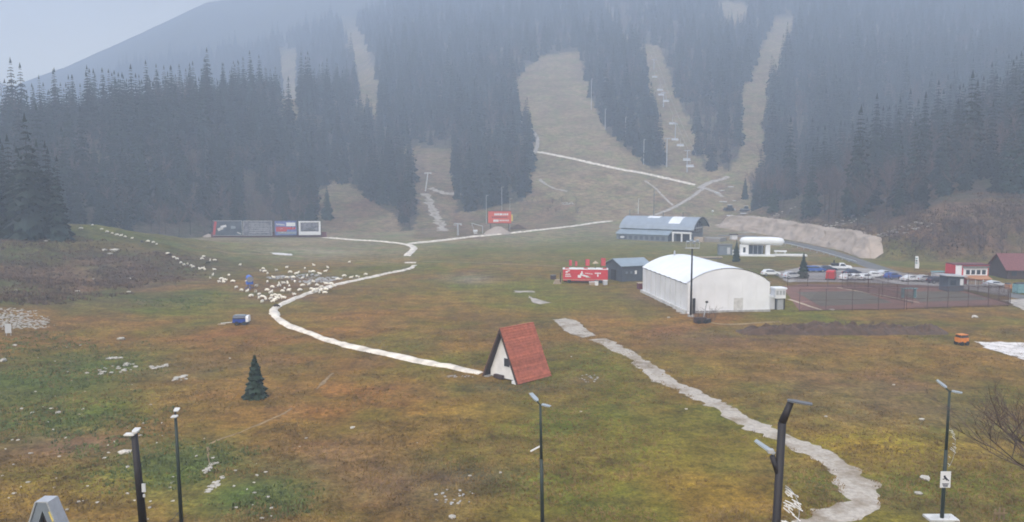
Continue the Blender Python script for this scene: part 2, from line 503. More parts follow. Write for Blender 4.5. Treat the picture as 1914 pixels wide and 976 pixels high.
def sheet(name, poly, mat, dz=0.05, cell=3.0, parent=None, ragged=0.0, seed=1):
    """a flat polygon draped over the terrain"""
    P = [Vector((p[0], p[1])) for p in poly]
    if ragged > 0:
        r = random.Random(seed); Q = []
        for i in range(len(P)):
            a, b = P[i], P[(i + 1) % len(P)]
            n = max(1, int((b - a).length / 0.9))
            for k in range(n):
                q = a.lerp(b, k / n)
                Q.append(q + Vector((r.uniform(-ragged, ragged), r.uniform(-ragged, ragged))))
        P = Q
    bm = bmesh.new()
    f = bm.faces.new([bm.verts.new((p.x, p.y, 0)) for p in P])
    xs = [p.x for p in P]; ys = [p.y for p in P]
    x = math.floor(min(xs) / cell) * cell + cell
    while x < max(xs):
        bmesh.ops.bisect_plane(bm, geom=bm.verts[:] + bm.edges[:] + bm.faces[:], plane_co=(x, 0, 0), plane_no=(1, 0, 0)); x += cell
    y = math.floor(min(ys) / cell) * cell + cell
    while y < max(ys):
        bmesh.ops.bisect_plane(bm, geom=bm.verts[:] + bm.edges[:] + bm.faces[:], plane_co=(0, y, 0), plane_no=(0, 1, 0)); y += cell
    for v in bm.verts: v.co.z = gz(v.co.x, v.co.y) + dz
    bmesh.ops.recalc_face_normals(bm, faces=bm.faces)
    if sum(ff.normal.z for ff in bm.faces) < 0: bmesh.ops.reverse_faces(bm, faces=bm.faces)
    me = bpy.data.meshes.new(name); bm.to_mesh(me); bm.free()
    return link(name, me, mat, parent)

def hits(pts): return [hit(*p) for p in pts]

# ------------------------------------------------------------------ ground colours (albedo) and the ground sheet
def P2W(pts): return [(p.x, p.y) for p in hits(pts)]
PISTE = P2W([(976, 225), (1003, 290), (990, 330), (978, 372), (968, 408), (1000, 418), (1150, 414), (1345, 404), (1392, 360), (1392, 318),
             (1300, 319), (1216, 313), (1180, 284), (1128, 240), (1106, 190), (1092, 145), (1082, 95), (1010, 105), (962, 150)])
PISTE2 = P2W([(1340, 330), (1424, 345), (1428, 290), (1430, 240), (1442, 170), (1478, 90), (1492, 30), (1450, 30), (1416, 110), (1388, 170), (1384, 250), (1380, 300)])
LIFTCUT = P2W([(1312, 332), (1242, 332), (1226, 240), (1208, 170), (1196, 85), (1232, 85), (1262, 170), (1292, 240)])
SPUR = P2W([(594, 362), (622, 340), (655, 345), (700, 380), (748, 412), (772, 446), (640, 450), (590, 446)])
DRAG = P2W([(756, 277), (846, 277), (852, 340), (856, 402), (905, 446), (770, 448), (782, 390), (772, 340)])
THICKET = P2W([(845, 398), (972, 378), (1060, 370), (1080, 420), (860, 446)])
CUT3 = P2W([(636, 30), (664, 30), (700, 130), (712, 225), (676, 225), (655, 130)])
CUT4 = P2W([(522, 90), (556, 90), (556, 235), (530, 235)])
MACH = P2W([(1330, 330), (1398, 338), (1408, 368), (1422, 406), (1336, 410)])
CUT5 = P2W([(1340, 2), (1395, 8), (1392, 60), (1350, 50)])
CLEAR = [PISTE, PISTE2, LIFTCUT, SPUR, DRAG, THICKET, CUT3, CUT4, CUT5, MACH]

def forest_mask(x, y):
    """1 where trees stand (world coordinates)"""
    x = np.asarray(x, float); y = np.asarray(y, float)
    yf = np.interp(x, FX, FY)
    er = right_e(x, y)
    jit = 5 * (fbm(x, y, 14.0, 2) - 0.5)
    main = (y - yf + jit > 1.0) & (er < 1)
    left = main & (x < 60)
    mid = main & (x >= 60)
    far_right = (er > 6 + 2 * jit) & (y - (224.0 - 0.16 * np.clip(x - 108, 0, 600)) > 34 + jit)
    m = left | mid | far_right
    jx = x + 6 * (fbm(x, y, 11.0, 2) - 0.5); jy = y + 10 * (fbm(x + 50, y, 11.0, 2) - 0.5)
    for p in CLEAR: m &= ~in_poly(jx, jy, p)
    return m

def axis_grid():
    ys = [-70.0]
    while ys[-1] < 1900:
        y = ys[-1]
        ys.append(y + (6 if y < 15 else 1.1 if y < 150 else 1.8 if y < 300 else 3.0 if y < 450 else 6 if y < 800 else 16))
    xs = [0.0]
    while xs[-1] < 2200:
        x = xs[-1]; xs.append(x + (1.3 if x < 110 else 2.2 if x < 190 else 4.5 if x < 380 else 14 if x < 900 else 45))
    xs = [-x for x in xs[:0:-1]] + xs
    return np.array(xs), np.array(ys)

def ell(x, y, u, v, ru, rv):
    c = hit(u, v); a = hit(u, v - rv); b = hit(u, v + rv)
    rx = ru * c.y / FPX; ry = max(abs(a.y - b.y) / 2, 1.0)
    return np.exp(-(((x - c.x) / rx) ** 2 + ((y - c.y) / ry) ** 2))

def build_ground():
    xs, ys = axis_grid()
    X, Y = np.meshgrid(xs, ys)
    Z = H(X, Y)
    nx, ny = len(xs), len(ys)
    V = np.stack([X.ravel(), Y.ravel(), Z.ravel()], 1)
    i = np.arange(nx * ny).reshape(ny, nx)
    F = np.stack([i[:-1, :-1].ravel(), i[:-1, 1:].ravel(), i[1:, 1:].ravel(), i[1:, :-1].ravel()], 1)
    me = bpy.data.meshes.new('ground')
    me.vertices.add(len(V)); me.vertices.foreach_set('co', V.ravel())
    me.loops.add(F.size); me.loops.foreach_set('vertex_index', F.ravel().astype(np.int32))
    me.polygons.add(len(F)); me.polygons.foreach_set('loop_start', np.arange(0, F.size, 4, dtype=np.int32))
    me.polygons.foreach_set('loop_total', np.full(len(F), 4, np.int32))
    me.polygons.foreach_set('use_smooth', np.ones(len(F), bool))
    me.update(calc_edges=True); me.validate()
    x, y = X.ravel(), Y.ravel()
    brown = np.array([0.200, 0.112, 0.026]); green = np.array([0.128, 0.122, 0.016]); red = np.array([0.245, 0.104, 0.028])
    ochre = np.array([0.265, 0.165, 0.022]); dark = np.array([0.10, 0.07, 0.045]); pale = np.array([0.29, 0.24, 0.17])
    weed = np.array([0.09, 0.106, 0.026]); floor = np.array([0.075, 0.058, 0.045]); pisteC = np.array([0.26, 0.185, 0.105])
    stone = np.array([0.42, 0.39, 0.35]); mauve = np.array([0.155, 0.088, 0.055])
    n1 = fbm(x, y, 24.0, 4); n2 = fbm(x + 300, y, 9.0, 4); n3 = fbm(x, y + 200, 45.0, 3)
    C = np.empty((len(x), 3)); C[:] = brown
    def lay(w, c):
        C[:] = C * (1 - w[:, None]) + c * w[:, None]
    lay(sstep(0.46, 0.62, n1) * 0.75, green)
    lay(sstep(0.5, 0.66, n2) * 0.45, red)
    lay(sstep(0.52, 0.68, fbm(x, y, 6.0, 4)) * 0.35, dark)
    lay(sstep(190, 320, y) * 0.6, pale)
    for u, v, ru, rv, c, s in [
        (900, 545, 190, 22, green, .8), (860, 470, 150, 18, green, .55), (1100, 470, 120, 30, green, .5), (1010, 560, 120, 25, green, .6),
        (740, 570, 230, 40, brown, .8), (640, 600, 120, 25, red, .5), (700, 740, 190, 45, red, .75), (820, 790, 160, 40, ochre, .3),
        (1130, 690, 90, 50, green, .8), (1100, 800, 220, 60, green, .65), (1000, 920, 220, 60, green, .6), (760, 900, 170, 50, mauve, .55),
        (880, 890, 100, 22, dark, .6), (1420, 690, 220, 50, brown, .6), (1640, 740, 220, 60, mauve, .5), (1650, 830, 260, 30, ochre, .75),
        (1790, 900, 160, 50, green, .6), (1330, 900, 140, 70, ochre, .4), (1250, 610, 220, 30, red, .5), (1600, 660, 260, 30, brown, .6),
        (1350, 630, 160, 20, mauve, .5), (300, 640, 260, 28, red, .6), (450, 625, 110, 14, red, .7), (100, 500, 200, 40, mauve, .7),
        (300, 505, 100, 30, mauve, .65), (60, 480, 120, 30, dark, .6), (330, 560, 90, 22, weed, .6), (120, 560, 200, 14, weed, .35),
        (480, 470, 170, 16, green, .55), (210, 438, 110, 14, green, .9), (600, 470, 160, 14, pale, .5), (560, 530, 90, 22, mauve, .45),
        (520, 560, 80, 14, mauve, .3), (120, 700, 200, 60, weed, .7), (60, 780, 170, 40, weed, .7), (300, 870, 170, 50, weed, .85),
        (480, 930, 130, 45, weed, .85), (150, 830, 130, 30, mauve, .5), (120, 920, 160, 40, ochre, .45), (620, 850, 120, 40, mauve, .4),
        (1330, 480, 150, 30, green, .45), (1420, 500, 80, 14, dark, .4), (1760, 450, 120, 34, mauve, .8), (1680, 490, 60, 20, green, .5),
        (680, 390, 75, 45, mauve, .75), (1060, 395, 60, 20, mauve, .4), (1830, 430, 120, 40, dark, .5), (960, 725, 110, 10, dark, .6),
        (1090, 710, 40, 8, mauve, .6), (1250, 460, 160, 12, green, .4), (880, 520, 50, 10, pale, .5), (1120, 570, 120, 16, green, .3),
        (1230, 560, 60, 14, mauve, .5)]:
        w = ell(x, y, u, v, ru, rv) * s * (0.55 + 0.9 * n2)
        lay(np.clip(w * 1.25, 0, 1), c)
    er_ = right_e(x, y)
    lay(sstep(-2, 8, er_) * sstep(420, 380, y) * (0.75 + 0.2 * (n2 > 0.5)), mauve)
    lay(sstep(-2, 8, er_) * sstep(0.5, 0.62, n2) * sstep(420, 380, y) * 0.6, dark)
    lw = sstep(-52, -90, x) * np.exp(-((y - 172) / 46) ** 2)
    lay(np.clip(lw * 1.3, 0, 1) * 0.65, mauve * 0.85); lay(lw * sstep(0.42, 0.56, n2) * 0.8, dark * 0.75); lay(lw * sstep(0.5, 0.62, n1) * 0.5, weed)
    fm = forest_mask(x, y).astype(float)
    hillz = sstep(2, 12, Z.ravel() - 0.0) * sstep(200, 230, y)
    inp = np.zeros(len(x))
    for p in (PISTE, PISTE2, LIFTCUT, CUT3, CUT4, CUT5): inp = np.maximum(inp, in_poly(x, y, p).astype(float))
    lay(inp * 0.85, pisteC)
    lay(inp * sstep(0.52, 0.66, n2) * 0.4, mauve)
    for p in (DRAG, THICKET): lay(in_poly(x, y, p) * 0.55, mauve)
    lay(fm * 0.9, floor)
    lay(sstep(1100, 1300, y) * 0.7, floor * np.array([0.6, 0.75, 0.7]))
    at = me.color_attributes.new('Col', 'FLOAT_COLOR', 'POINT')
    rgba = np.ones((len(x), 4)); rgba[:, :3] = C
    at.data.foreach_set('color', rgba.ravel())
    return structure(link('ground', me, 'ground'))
build_ground()

# ------------------------------------------------------------------ tracks, paths, roads
def track(name, px, w, h, seed, mat='snow', rough=0.22, step=1.0):
    return structure(ribbon(name, [(p.x, p.y) for p in hits(px)], w, mat, 0.05, h, step, rough, seed))
track('pale_track', [(902, 698), (850, 688), (780, 675), (700, 658), (620, 638), (560, 616), (524, 600), (511, 586), (519, 573), (548, 560),
                     (600, 541), (650, 528), (720, 513), (762, 504), (776, 496)], 1.45, 0.28, 1, rough=0.5)
track('pale_track', [(757, 491), (778, 491)], 3.0, 0.2, 2)
track('pale_track', [(760, 479), (769, 470), (774, 464), (766, 459), (752, 456)], 2.2, 0.3, 3)
track('pale_track', [(758, 457), (800, 453), (860, 446), (940, 438), (1040, 427), (1100, 419), (1144, 413)], 1.8, 0.45, 4)
track('pale_track', [(756, 456), (700, 451), (650, 448), (604, 444)], 1.6, 0.3, 5)
track('pale_track', [(1004, 284), (1050, 293), (1100, 304), (1150, 315), (1200, 324), (1250, 335), (1300, 346)], 2.2, 0.6, 6)
track('pale_track', [(973, 226), (988, 238), (1001, 252), (1005, 268), (1000, 284), (994, 292)], 2.4, 0.3, 7, 'gravel')
track('slope_track', [(1316, 350), (1296, 366), (1270, 382), (1240, 396), (1215, 404)], 2.4, 0.0, 8, 'gravel', 0.35)
track('slope_track', [(1306, 352), (1318, 345), (1330, 340), (1345, 336), (1362, 330)], 3.5, 0.0, 9, 'gravel', 0.4)
track('slope_track', [(1316, 352), (1330, 356), (1342, 362), (1352, 368)], 3.0, 0.0, 10, 'gravel', 0.4)
track('slope_track', [(1206, 338), (1225, 352), (1245, 372), (1258, 384)], 1.4, 0.0, 11, 'gravel', 0.5)
track('gravel_path', [(1118, 634), (1160, 655), (1205, 682), (1240, 708), (1290, 733), (1340, 758), (1390, 787), (1440, 808), (1500, 834), (1550, 858),
                      (1590, 888), (1612, 918), (1606, 948), (1560, 968), (1500, 990), (1430, 1020)], lambda t: 2.6 + 0.5 * t, 0.0, 12, 'gravel_patchy', 0.5, 0.5)
structure(sheet('gravel_pad', P2W([(1034, 598), (1056, 595), (1078, 600), (1112, 628), (1088, 632), (1060, 622)]), 'gravel_patchy', 0.05, 2.0, ragged=0.2))
structure(sheet('gravel_pad', P2W([(985, 552), (996, 557), (1012, 562), (1029, 566), (1012, 569), (999, 567), (992, 561)]), 'gravel', 0.05, 2.0, ragged=0.25))
structure(sheet('gravel_pad', P2W([(962, 544), (998, 544), (998, 547), (962, 547)]), 'gravel', 0.05, 3.0, ragged=0.3))
structure(sheet('gravel_pad', P2W([(505, 473), (545, 475), (548, 478), (512, 476)]), 'gravel_white', 0.05, 3.0, ragged=0.3))
track('footpath', [(622, 698), (604, 716), (592, 728)], 0.35, 0.0, 13, 'footpath', 1.0, 0.6)
track('footpath', [(545, 764), (520, 778), (490, 791), (450, 808), (415, 820), (390, 831)], 0.3, 0.0, 22, 'footpath', 1.0, 0.5)
track('footpath', [(388, 836), (388, 850), (394, 872)], 0.3, 0.0, 23, 'footpath', 1.0, 0.5)
track('footpath', [(640, 486), (700, 489), (745, 491)], 0.6, 0.0, 14, 'footpath', 0.7)
track('footpath', [(790, 489), (880, 491), (960, 494), (1046, 498)], 0.7, 0.0, 15, 'footpath', 0.7)
track('footpath', [(400, 468), (520, 477), (640, 486)], 0.5, 0.0, 16, 'footpath', 0.8)
track('slope_track', [(1008, 335), (1030, 350), (1060, 358)], 2.2, 0.0, 17, 'gravel', 0.6)
track('mud_track', [(796, 362), (806, 385), (818, 408), (832, 432)], 4.5, 0.0, 18, 'gravel_patchy', 0.8)
track('mud_track', [(802, 352), (830, 360), (862, 362)], 4.5, 0.0, 19, 'gravel_patchy', 0.9)
structure(ribbon('road', [(p.x, p.y) for p in hits([(1342, 440), (1420, 443), (1500, 458), (1560, 474), (1620, 494), (1690, 516), (1790, 534), (1914, 556), (2010, 572)])], 6.0, 'asphalt', 0.06, 0.0, 3.0, 0.03, 20))
structure(sheet('parking_lot', P2W([(1446, 510), (1520, 496), (1600, 500), (1700, 512), (1800, 528), (1890, 540), (1880, 552), (1760, 536), (1600, 528), (1470, 528)]), 'parking', 0.1, 4.0, ragged=0.4))
structure(sheet('pale_gravel_patch', P2W([(1826, 640), (1870, 640), (1960, 642), (1960, 690), (1918, 674), (1870, 660), (1838, 650)]), 'gravel_white', 0.06, 2.0, ragged=0.35))
structure(sheet('gravel_pad', P2W([(1876, 562), (1940, 556), (1960, 585), (1916, 582)]), 'gravel', 0.07, 3.0, ragged=0.3))
structure(sheet('gravel_pad', P2W([(1206, 548), (1200, 546), (1276, 588), (1290, 586)]), 'gravel', 0.05, 3.0, ragged=0.4))
track('footpath', [(1290, 597), (1340, 605), (1380, 606), (1460, 602)], 0.7, 0.0, 21, 'footpath', 0.6)

# ------------------------------------------------------------------ trees
def spruce_meshes(seed, h, R, whorls, per, mat, dense=1, pw=0.8):
    r = random.Random(seed)
    tb = MB(); tb.tube((0, 0, -0.6), (0, 0, h * 0.86), h * 0.0125, 0.02, 6)
    V, F = [], []
    for w in range(whorls):
        t = (w + r.random() * 0.6) / whorls
        z = h * (0.05 + 0.93 * t)
        rad = R * (1 - t) ** pw * r.uniform(0.66, 1.14) + 0.028 * h * (1 - 0.7 * t)
        n = max(4, int(per * (1 - 0.45 * t)))
        a0 = r.uniform(0, 6.28)
        for k in range(n):
            a = a0 + 6.283 * k / n + r.uniform(-0.3, 0.3)
            ln = rad * r.uniform(0.6, 1.12)
            droop = 0.42 * ln * (1.1 - 0.9 * t) + r.uniform(-0.05, 0.12) * ln
            ca, sa = math.cos(a), math.sin(a)
            wd = ln * r.uniform(0.24, 0.4) + 0.1
            def P(l, s, dz): return (ca * l - sa * s, sa * l + ca * s, z + dz)
            for q in range(dense):
                jl = ln * r.uniform(0.7, 1.0) if q else ln
                js = r.uniform(-0.3, 0.3) * wd if q else 0
                jz = r.uniform(-0.03, 0.03) * h if q else 0
                b = len(V)
                V += [P(0, 0, 0.16 * ln + jz), P(jl * 0.5, wd + js, -droop * 0.42 + jz), P(jl, js, -droop + jz), P(jl * 0.5, -wd + js, -droop * 0.42 + jz),
                      P(jl * 0.55, js, -droop * 0.25 + jz), P(jl * 0.72, wd * 0.35 + js, -droop - 0.17 * ln - 0.1 + jz), P(jl * 0.3, -wd * 0.4 + js, -droop * 0.4 - 0.2 * ln + jz),
                      P(jl * 0.45, wd * 0.9 + js, -droop * 0.8 - 0.12 * ln + jz)]
                F += [(b, b + 4, b + 1), (b + 1, b + 4, b + 2), (b, b + 3, b + 4), (b + 3, b + 2, b + 4), (b + 4, b + 2, b + 5), (b + 3, b + 4, b + 6), (b + 1, b + 4, b + 7)]
    b = len(V)
    for k in range(4):
        a = 1.57 * k
        V += [(0, 0, h * 1.01), (0.016 * h * math.cos(a), 0.016 * h * math.sin(a), h * 0.93), (0.016 * h * math.cos(a + 1.57), 0.016 * h * math.sin(a + 1.57), h * 0.93)]
        F.append((b, b + 1, b + 2)); b += 3
    crown = raw_mesh('spruce_crown', V, F, mat)
    trunk = tb.mesh('spruce_trunk'); trunk.materials.append(M['bark'])
    return trunk, crown

def bare_meshes(seed, h, mat, spread=1.0, levels=(8, 5, 4, 3), trunk_frac=0.3, thick=1.0):
    r = random.Random(seed)
    tb = MB()
    top = Vector((r.uniform(-.3, .3), r.uniform(-.3, .3), h * 0.62))
    tb.tube((0, 0, -0.6), top, h * 0.012 * thick, h * 0.006 * thick, 6)
    cb = MB()
    def grow(p, d, ln, rad, lev):
        n = 2; q = p
        for i in range(n):
            d = (d + Vector((r.uniform(-.22, .22), r.uniform(-.22, .22), r.uniform(-.06, .2)))).normalized()
            e = q + d * ln / n
            cb.tube(q, e, rad * (1 - 0.35 * i), rad * (0.65 - 0.35 * i) + 0.004, 3, cap=False)
            if lev < len(levels):
                for k in range(max(1, levels[lev] // n)):
                    t = r.uniform(0.25, 1.0); s = q.lerp(e, t)
                    nd = (d + Vector((r.uniform(-1, 1), r.uniform(-1, 1), r.uniform(-.25, .7))) * 0.85).normalized()
                    grow(s, nd, ln * r.uniform(0.45, 0.68), rad * 0.5, lev + 1)
            q = e
    for k in range(levels[0]):
        z = r.uniform(trunk_frac, 0.62) * h
        a = 6.283 * k / levels[0] + r.uniform(-.4, .4)
        d = Vector((math.cos(a) * spread, math.sin(a) * spread, r.uniform(0.7, 1.5))).normalized()
        grow(top * (z / (h * 0.62)), d, h * r.uniform(0.26, 0.4), h * 0.0062 * thick, 1)
    trunk = tb.mesh('bare_trunk'); trunk.materials.append(M['bark'])
    crown = cb.mesh('bare_crown'); crown.materials.append(M[mat])
    return trunk, crown

SPR = [spruce_meshes(21, 25, 4.3, 22, 9, 'spruce'), spruce_meshes(22, 29, 4.4, 25, 9, 'spruce'),
       spruce_meshes(23, 20, 3.9, 18, 9, 'spruce'), spruce_meshes(24, 25, 3.3, 23, 8, 'spruce')]
BAR = [bare_meshes(31, 15, 'twig'), bare_meshes(32, 13, 'twig', 1.2), bare_meshes(33, 17, 'twig', 0.8)]

def scatter(x0, x1, y0, y1, sp, seed):
    r = np.random.default_rng(seed)
    gx, gy = np.meshgrid(np.arange(x0, x1, sp), np.arange(y0, y1, sp))
    gx = gx.ravel() + r.uniform(-.48, .48, gx.size) * sp; gy = gy.ravel() + r.uniform(-.48, .48, gy.size) * sp
    return gx, gy
pts = []
for (y0, y1, sp, sd) in ((190, 480, 7.0, 1), (480, 760, 8.0, 2), (760, 1300, 10.0, 3)):
    gx, gy = scatter(-0.85 * y1, 0.85 * y1, y0, y1, sp, sd)
    ok = np.abs(gx) < 0.74 * gy + 12
    gx, gy = gx[ok], gy[ok]
    ok = forest_mask(gx, gy); gx, gy = gx[ok], gy[ok]
    pts.append(np.stack([gx, gy, H(gx, gy)], 1))
T = np.concatenate(pts)
tr = np.random.default_rng(5)
T = T[np.argsort(np.hypot(T[:, 0], T[:, 1]))]
erT = right_e(T[:, 0], T[:, 1])
edge_l = T[:, 1] - np.interp(T[:, 0], FX, FY)
decid = 0.08 + 0.62 * sstep(50, 8, edge_l) * (T[:, 0] < -45) + 0.45 * sstep(80, 15, erT) * (erT > 0) * (T[:, 0] > 100) + 0.25 * (fbm(T[:, 0], T[:, 1], 40.0, 2) > 0.58)
kind = (tr.random(len(T)) < decid)
near_left = (T[:, 0] < -125) & (T[:, 1] < 300)
kind &= ~near_left
size = (0.62 + 0.62 * tr.random(len(T)) ** 1.3) * (0.72 + 0.56 * fbm(T[:, 0], T[:, 1], 26.0, 2))
size = np.where(near_left, np.clip(size, 0.6, 0.84), size)
size *= 1 - 0.25 * sstep(14, 2, edge_l) * (T[:, 0] > -120) * (erT < 0)
rot = tr.uniform(0, 6.28, len(T))
var = tr.integers(0, 4, len(T))
pu, pv = pixels(T)
inframe = (pu > -10) & (pu < 1924)

def tree_zone(x, y, u):
    if right_e(x, y) > 0 and x > 100: return ('hillside right of the pistes' if u < 1660 else 'hillside above the maroon roof')
    if x > 60: return 'wood under the chairlift'
    if x < -118: return ('wood at the far left edge' if u < 130 else 'wood behind the grassy knoll')
    if u < 610: return 'wood behind the billboards'
    if u < 790: return 'wood above the bare spur'
    return 'wood left of the wide piste'
proto = {}
def make_tree(kind_name, trunk, crown, label, group, loc, rz, s):
    o = thing(kind_name, label, 'tree', loc, rz, group)
    o.scale = (s, s, s)
    a = link('trunk', trunk, None, o); b = link('crown', crown, None, o)
    return o, a, b
cnt = [0, 0]; indiv = np.zeros(len(T), bool)
for i in range(len(T)):
    k = int(kind[i])
    if not inframe[i] or cnt[k] >= 300: continue
    indiv[i] = True; cnt[k] += 1
    zone = tree_zone(T[i, 0], T[i, 1], pu[i])
    how = 'tall' if size[i] > 1.0 else 'short' if size[i] < 0.8 else 'middle-sized'
    if k == 0:
        tm, cm = SPR[var[i]]
        lab = how + ' dark spruce near the front of the ' + zone
        zone = how + ', ' + zone
        o, a, b = make_tree('spruce_tree', tm, cm, lab, 'spruces ' + zone, tuple(T[i]), rot[i], float(size[i]))
        proto.setdefault(('s', int(var[i])), (a, b))
    else:
        tm, cm = BAR[var[i] % 3]
        lab = how + ' leafless grey-brown tree near the front of the ' + zone
        zone = how + ', ' + zone
        o, a, b = make_tree('bare_tree', tm, cm, lab, 'leafless trees ' + zone, tuple(T[i]), rot[i], float(size[i]))
        proto.setdefault(('b', int(var[i] % 3)), (a, b))

def instance_forest(name, idx, pair, label):
    me = bpy.data.meshes.new(name)
    P = T[idx]
    me.vertices.add(len(P)); me.vertices.foreach_set('co', P.ravel())
    me.attributes.new('tree_size', 'FLOAT', 'POINT').data.foreach_set('value', size[idx])
    me.attributes.new('tree_turn', 'FLOAT', 'POINT').data.foreach_set('value', rot[idx])
    me.update()
    o = bpy.data.objects.new(name, me); COL.objects.link(o)
    stuff(o, label, 'forest')
    ng = bpy.data.node_groups.new(name, 'GeometryNodeTree')
    ng.interface.new_socket('Geometry', in_out='INPUT', socket_type='NodeSocketGeometry')
    ng.interface.new_socket('Geometry', in_out='OUTPUT', socket_type='NodeSocketGeometry')
    N = ng.nodes.new; l = ng.links.new
    gi = N('NodeGroupInput'); go = N('NodeGroupOutput')
    join = N('GeometryNodeJoinGeometry')
    for ob in pair:
        oi = N('GeometryNodeObjectInfo'); oi.inputs['Object'].default_value = ob; oi.transform_space = 'ORIGINAL'
        l(oi.outputs['Geometry'], join.inputs[0])
    g2i = N('GeometryNodeGeometryToInstance'); l(join.outputs[0], g2i.inputs[0])
    iop = N('GeometryNodeInstanceOnPoints'); l(gi.outputs[0], iop.inputs['Points']); l(g2i.outputs[0], iop.inputs['Instance'])
    na = N('GeometryNodeInputNamedAttribute'); na.data_type = 'FLOAT'; na.inputs['Name'].default_value = 'tree_size'
    nr = N('GeometryNodeInputNamedAttribute'); nr.data_type = 'FLOAT'; nr.inputs['Name'].default_value = 'tree_turn'
    cx = N('ShaderNodeCombineXYZ'); l(nr.outputs['Attribute'], cx.inputs['Z'])
    e2r = N('FunctionNodeEulerToRotation'); l(cx.outputs[0], e2r.inputs[0])
    l(e2r.outputs[0], iop.inputs['Rotation']); l(na.outputs['Attribute'], iop.inputs['Scale'])
    l(iop.outputs[0], go.inputs[0])
    md = o.modifiers.new('forest', 'NODES'); md.node_group = ng
    return o
rest = ~indiv
FNAMES = ['tall broad', 'tallest', 'shorter', 'slender']
for k in range(4):
    ids = np.nonzero(rest & ~kind & (var == k))[0]
    if len(ids): instance_forest('forest', ids, proto[('s', k)], 'hazy mass of %s spruces far up the mountain slopes' % FNAMES[k])
for k in range(3):
    ids = np.nonzero(rest & kind & (var % 3 == k))[0]
    if len(ids): instance_forest('leafless_forest', ids, proto[('b', k)], 'hazy mass of leafless %s trees among the far spruces' % ['upright', 'spreading', 'narrow'][k])

# lone spruces near the buildings and in the field
def lone_spruce(u, v, hpx, seed, label, R=0.2, mat='spruce_near', dense=2, pw=0.8, wh=26):
    p = hit(u, v); h = hpx * p.y / FPX
    t, c = spruce_meshes(seed, h, h * R, wh, 10, mat, dense, pw)
    o, _, _ = make_tree('spruce_tree', t, c, label, None, p, 0.3 * seed, 1.0)
    return o
lone_spruce(478, 744, 84, 41, 'small dark spruce alone in the brown meadow left of the hut', 0.27, dense=3, pw=0.6, wh=34)
lone_spruce(1376, 489, 42, 42, 'slim green spruce beside the white lift station', 0.2)
lone_spruce(1501, 521, 50, 43, 'dark spruce standing in front of the blue cars', 0.26)
lone_spruce(612, 410, 62, 44, 'young spruce at the edge of the wood right of the billboards', 0.2)
for n, (u, v, hp) in enumerate([(1392, 372, 40), (1412, 384, 48), (1446, 396, 60)]):
    lone_spruce(u, v, hp, 50 + n, ['leftmost young spruce by the parked snow machines', 'middle young spruce by the parked snow machines', 'tallest young spruce by the parked snow machines'][n], 0.2)

# the nearest, darkest clump at the left edge of the meadow
nr = random.Random(77)
for n in range(15):
    u = -24 + 10.2 * n + nr.uniform(-5, 5); p = hit(u, 436 + nr.uniform(-4, 8) + 0.06 * max(0, u)); hp = nr.uniform(150, 235) * (1.0 if u < 60 else 0.85)
    h_ = min(hp * p.y / FPX, 33); vv = nr.randrange(4)
    t_, c_ = SPR[vv]
    o, _, _ = make_tree('spruce_tree', t_, c_, ('tall' if h_ > 26 else 'lower') + ' near-black spruce in the nearest clump at the left edge', 'spruces in the left edge clump' + (' tall' if h_ > 26 else ' lower'), p, nr.uniform(0, 6), h_ / (25, 29, 20, 25)[vv])

# bare shrubs on the right bank and the trees at the frame's right edge
SHR = [bare_meshes(61, 3.2, 'twig', 1.6, (9, 4, 3, 3), 0.08), bare_meshes(62, 2.6, 'twig', 1.8, (9, 4, 3, 3), 0.08)]
def shrub(p, s, k, label, group):
    t, c = SHR[k % 2]
    o = thing('bare_shrub', label, 'shrub', p, rnd.uniform(0, 6), group); o.scale = (s, s, s)
    link('stem', t, None, o); link('branches', c, None, o)
for k in range(130):
    u, v = rnd.uniform(1640, 1914), rnd.uniform(395, 480)
    if v > 455 and u < 1700: continue
    shrub(hit(u, v), rnd.uniform(0.9, 2.0), k, 'leafless brown shrub on the reddish bank above the parking lot', 'shrubs on the right bank')
for k in range(22):
    u, v = rnd.uniform(960, 1080), rnd.uniform(378, 412)
    shrub(hit(u, v), rnd.uniform(0.8, 1.6), k, 'leafless shrub in the brown thicket right of the red billboard', 'shrubs in the thicket')
for k in range(40):
    u, v = rnd.uniform(20, 330), rnd.uniform(455, 540)
    shrub(hit(u, v), rnd.uniform(0.35, 0.8), k, 'low leafless shrub on the dark slope of the left knoll', 'low shrubs on the knoll')
def near_bare(u, y, h, seed, label, spread, name='bare_tree', frac=0.25):
    x = (u - CX) / FPX * y
    t, c = bare_meshes(seed, h, 'twig_dark', spread, (13, 5, 5, 4), frac, 0.9)
    o = thing(name, label, 'tree' if name == 'bare_tree' else 'shrub', (x, y, gz(x, y)), 0.4)
    link('trunk', t, None, o); link('crown', c, None, o)
near_bare(1985, 43, 12.0, 71, 'leafless dark tree reaching in from the right edge above the meadow', 2.3, frac=0.42)
near_bare(1905, 41, 2.6, 72, 'leafless shrub in the lower right corner beside the lamp base', 1.7, 'bare_shrub')
near_bare(1850, 45, 1.6, 73, 'low dry shrub between the sign lamp and the corner shrub', 1.8, 'bare_shrub')

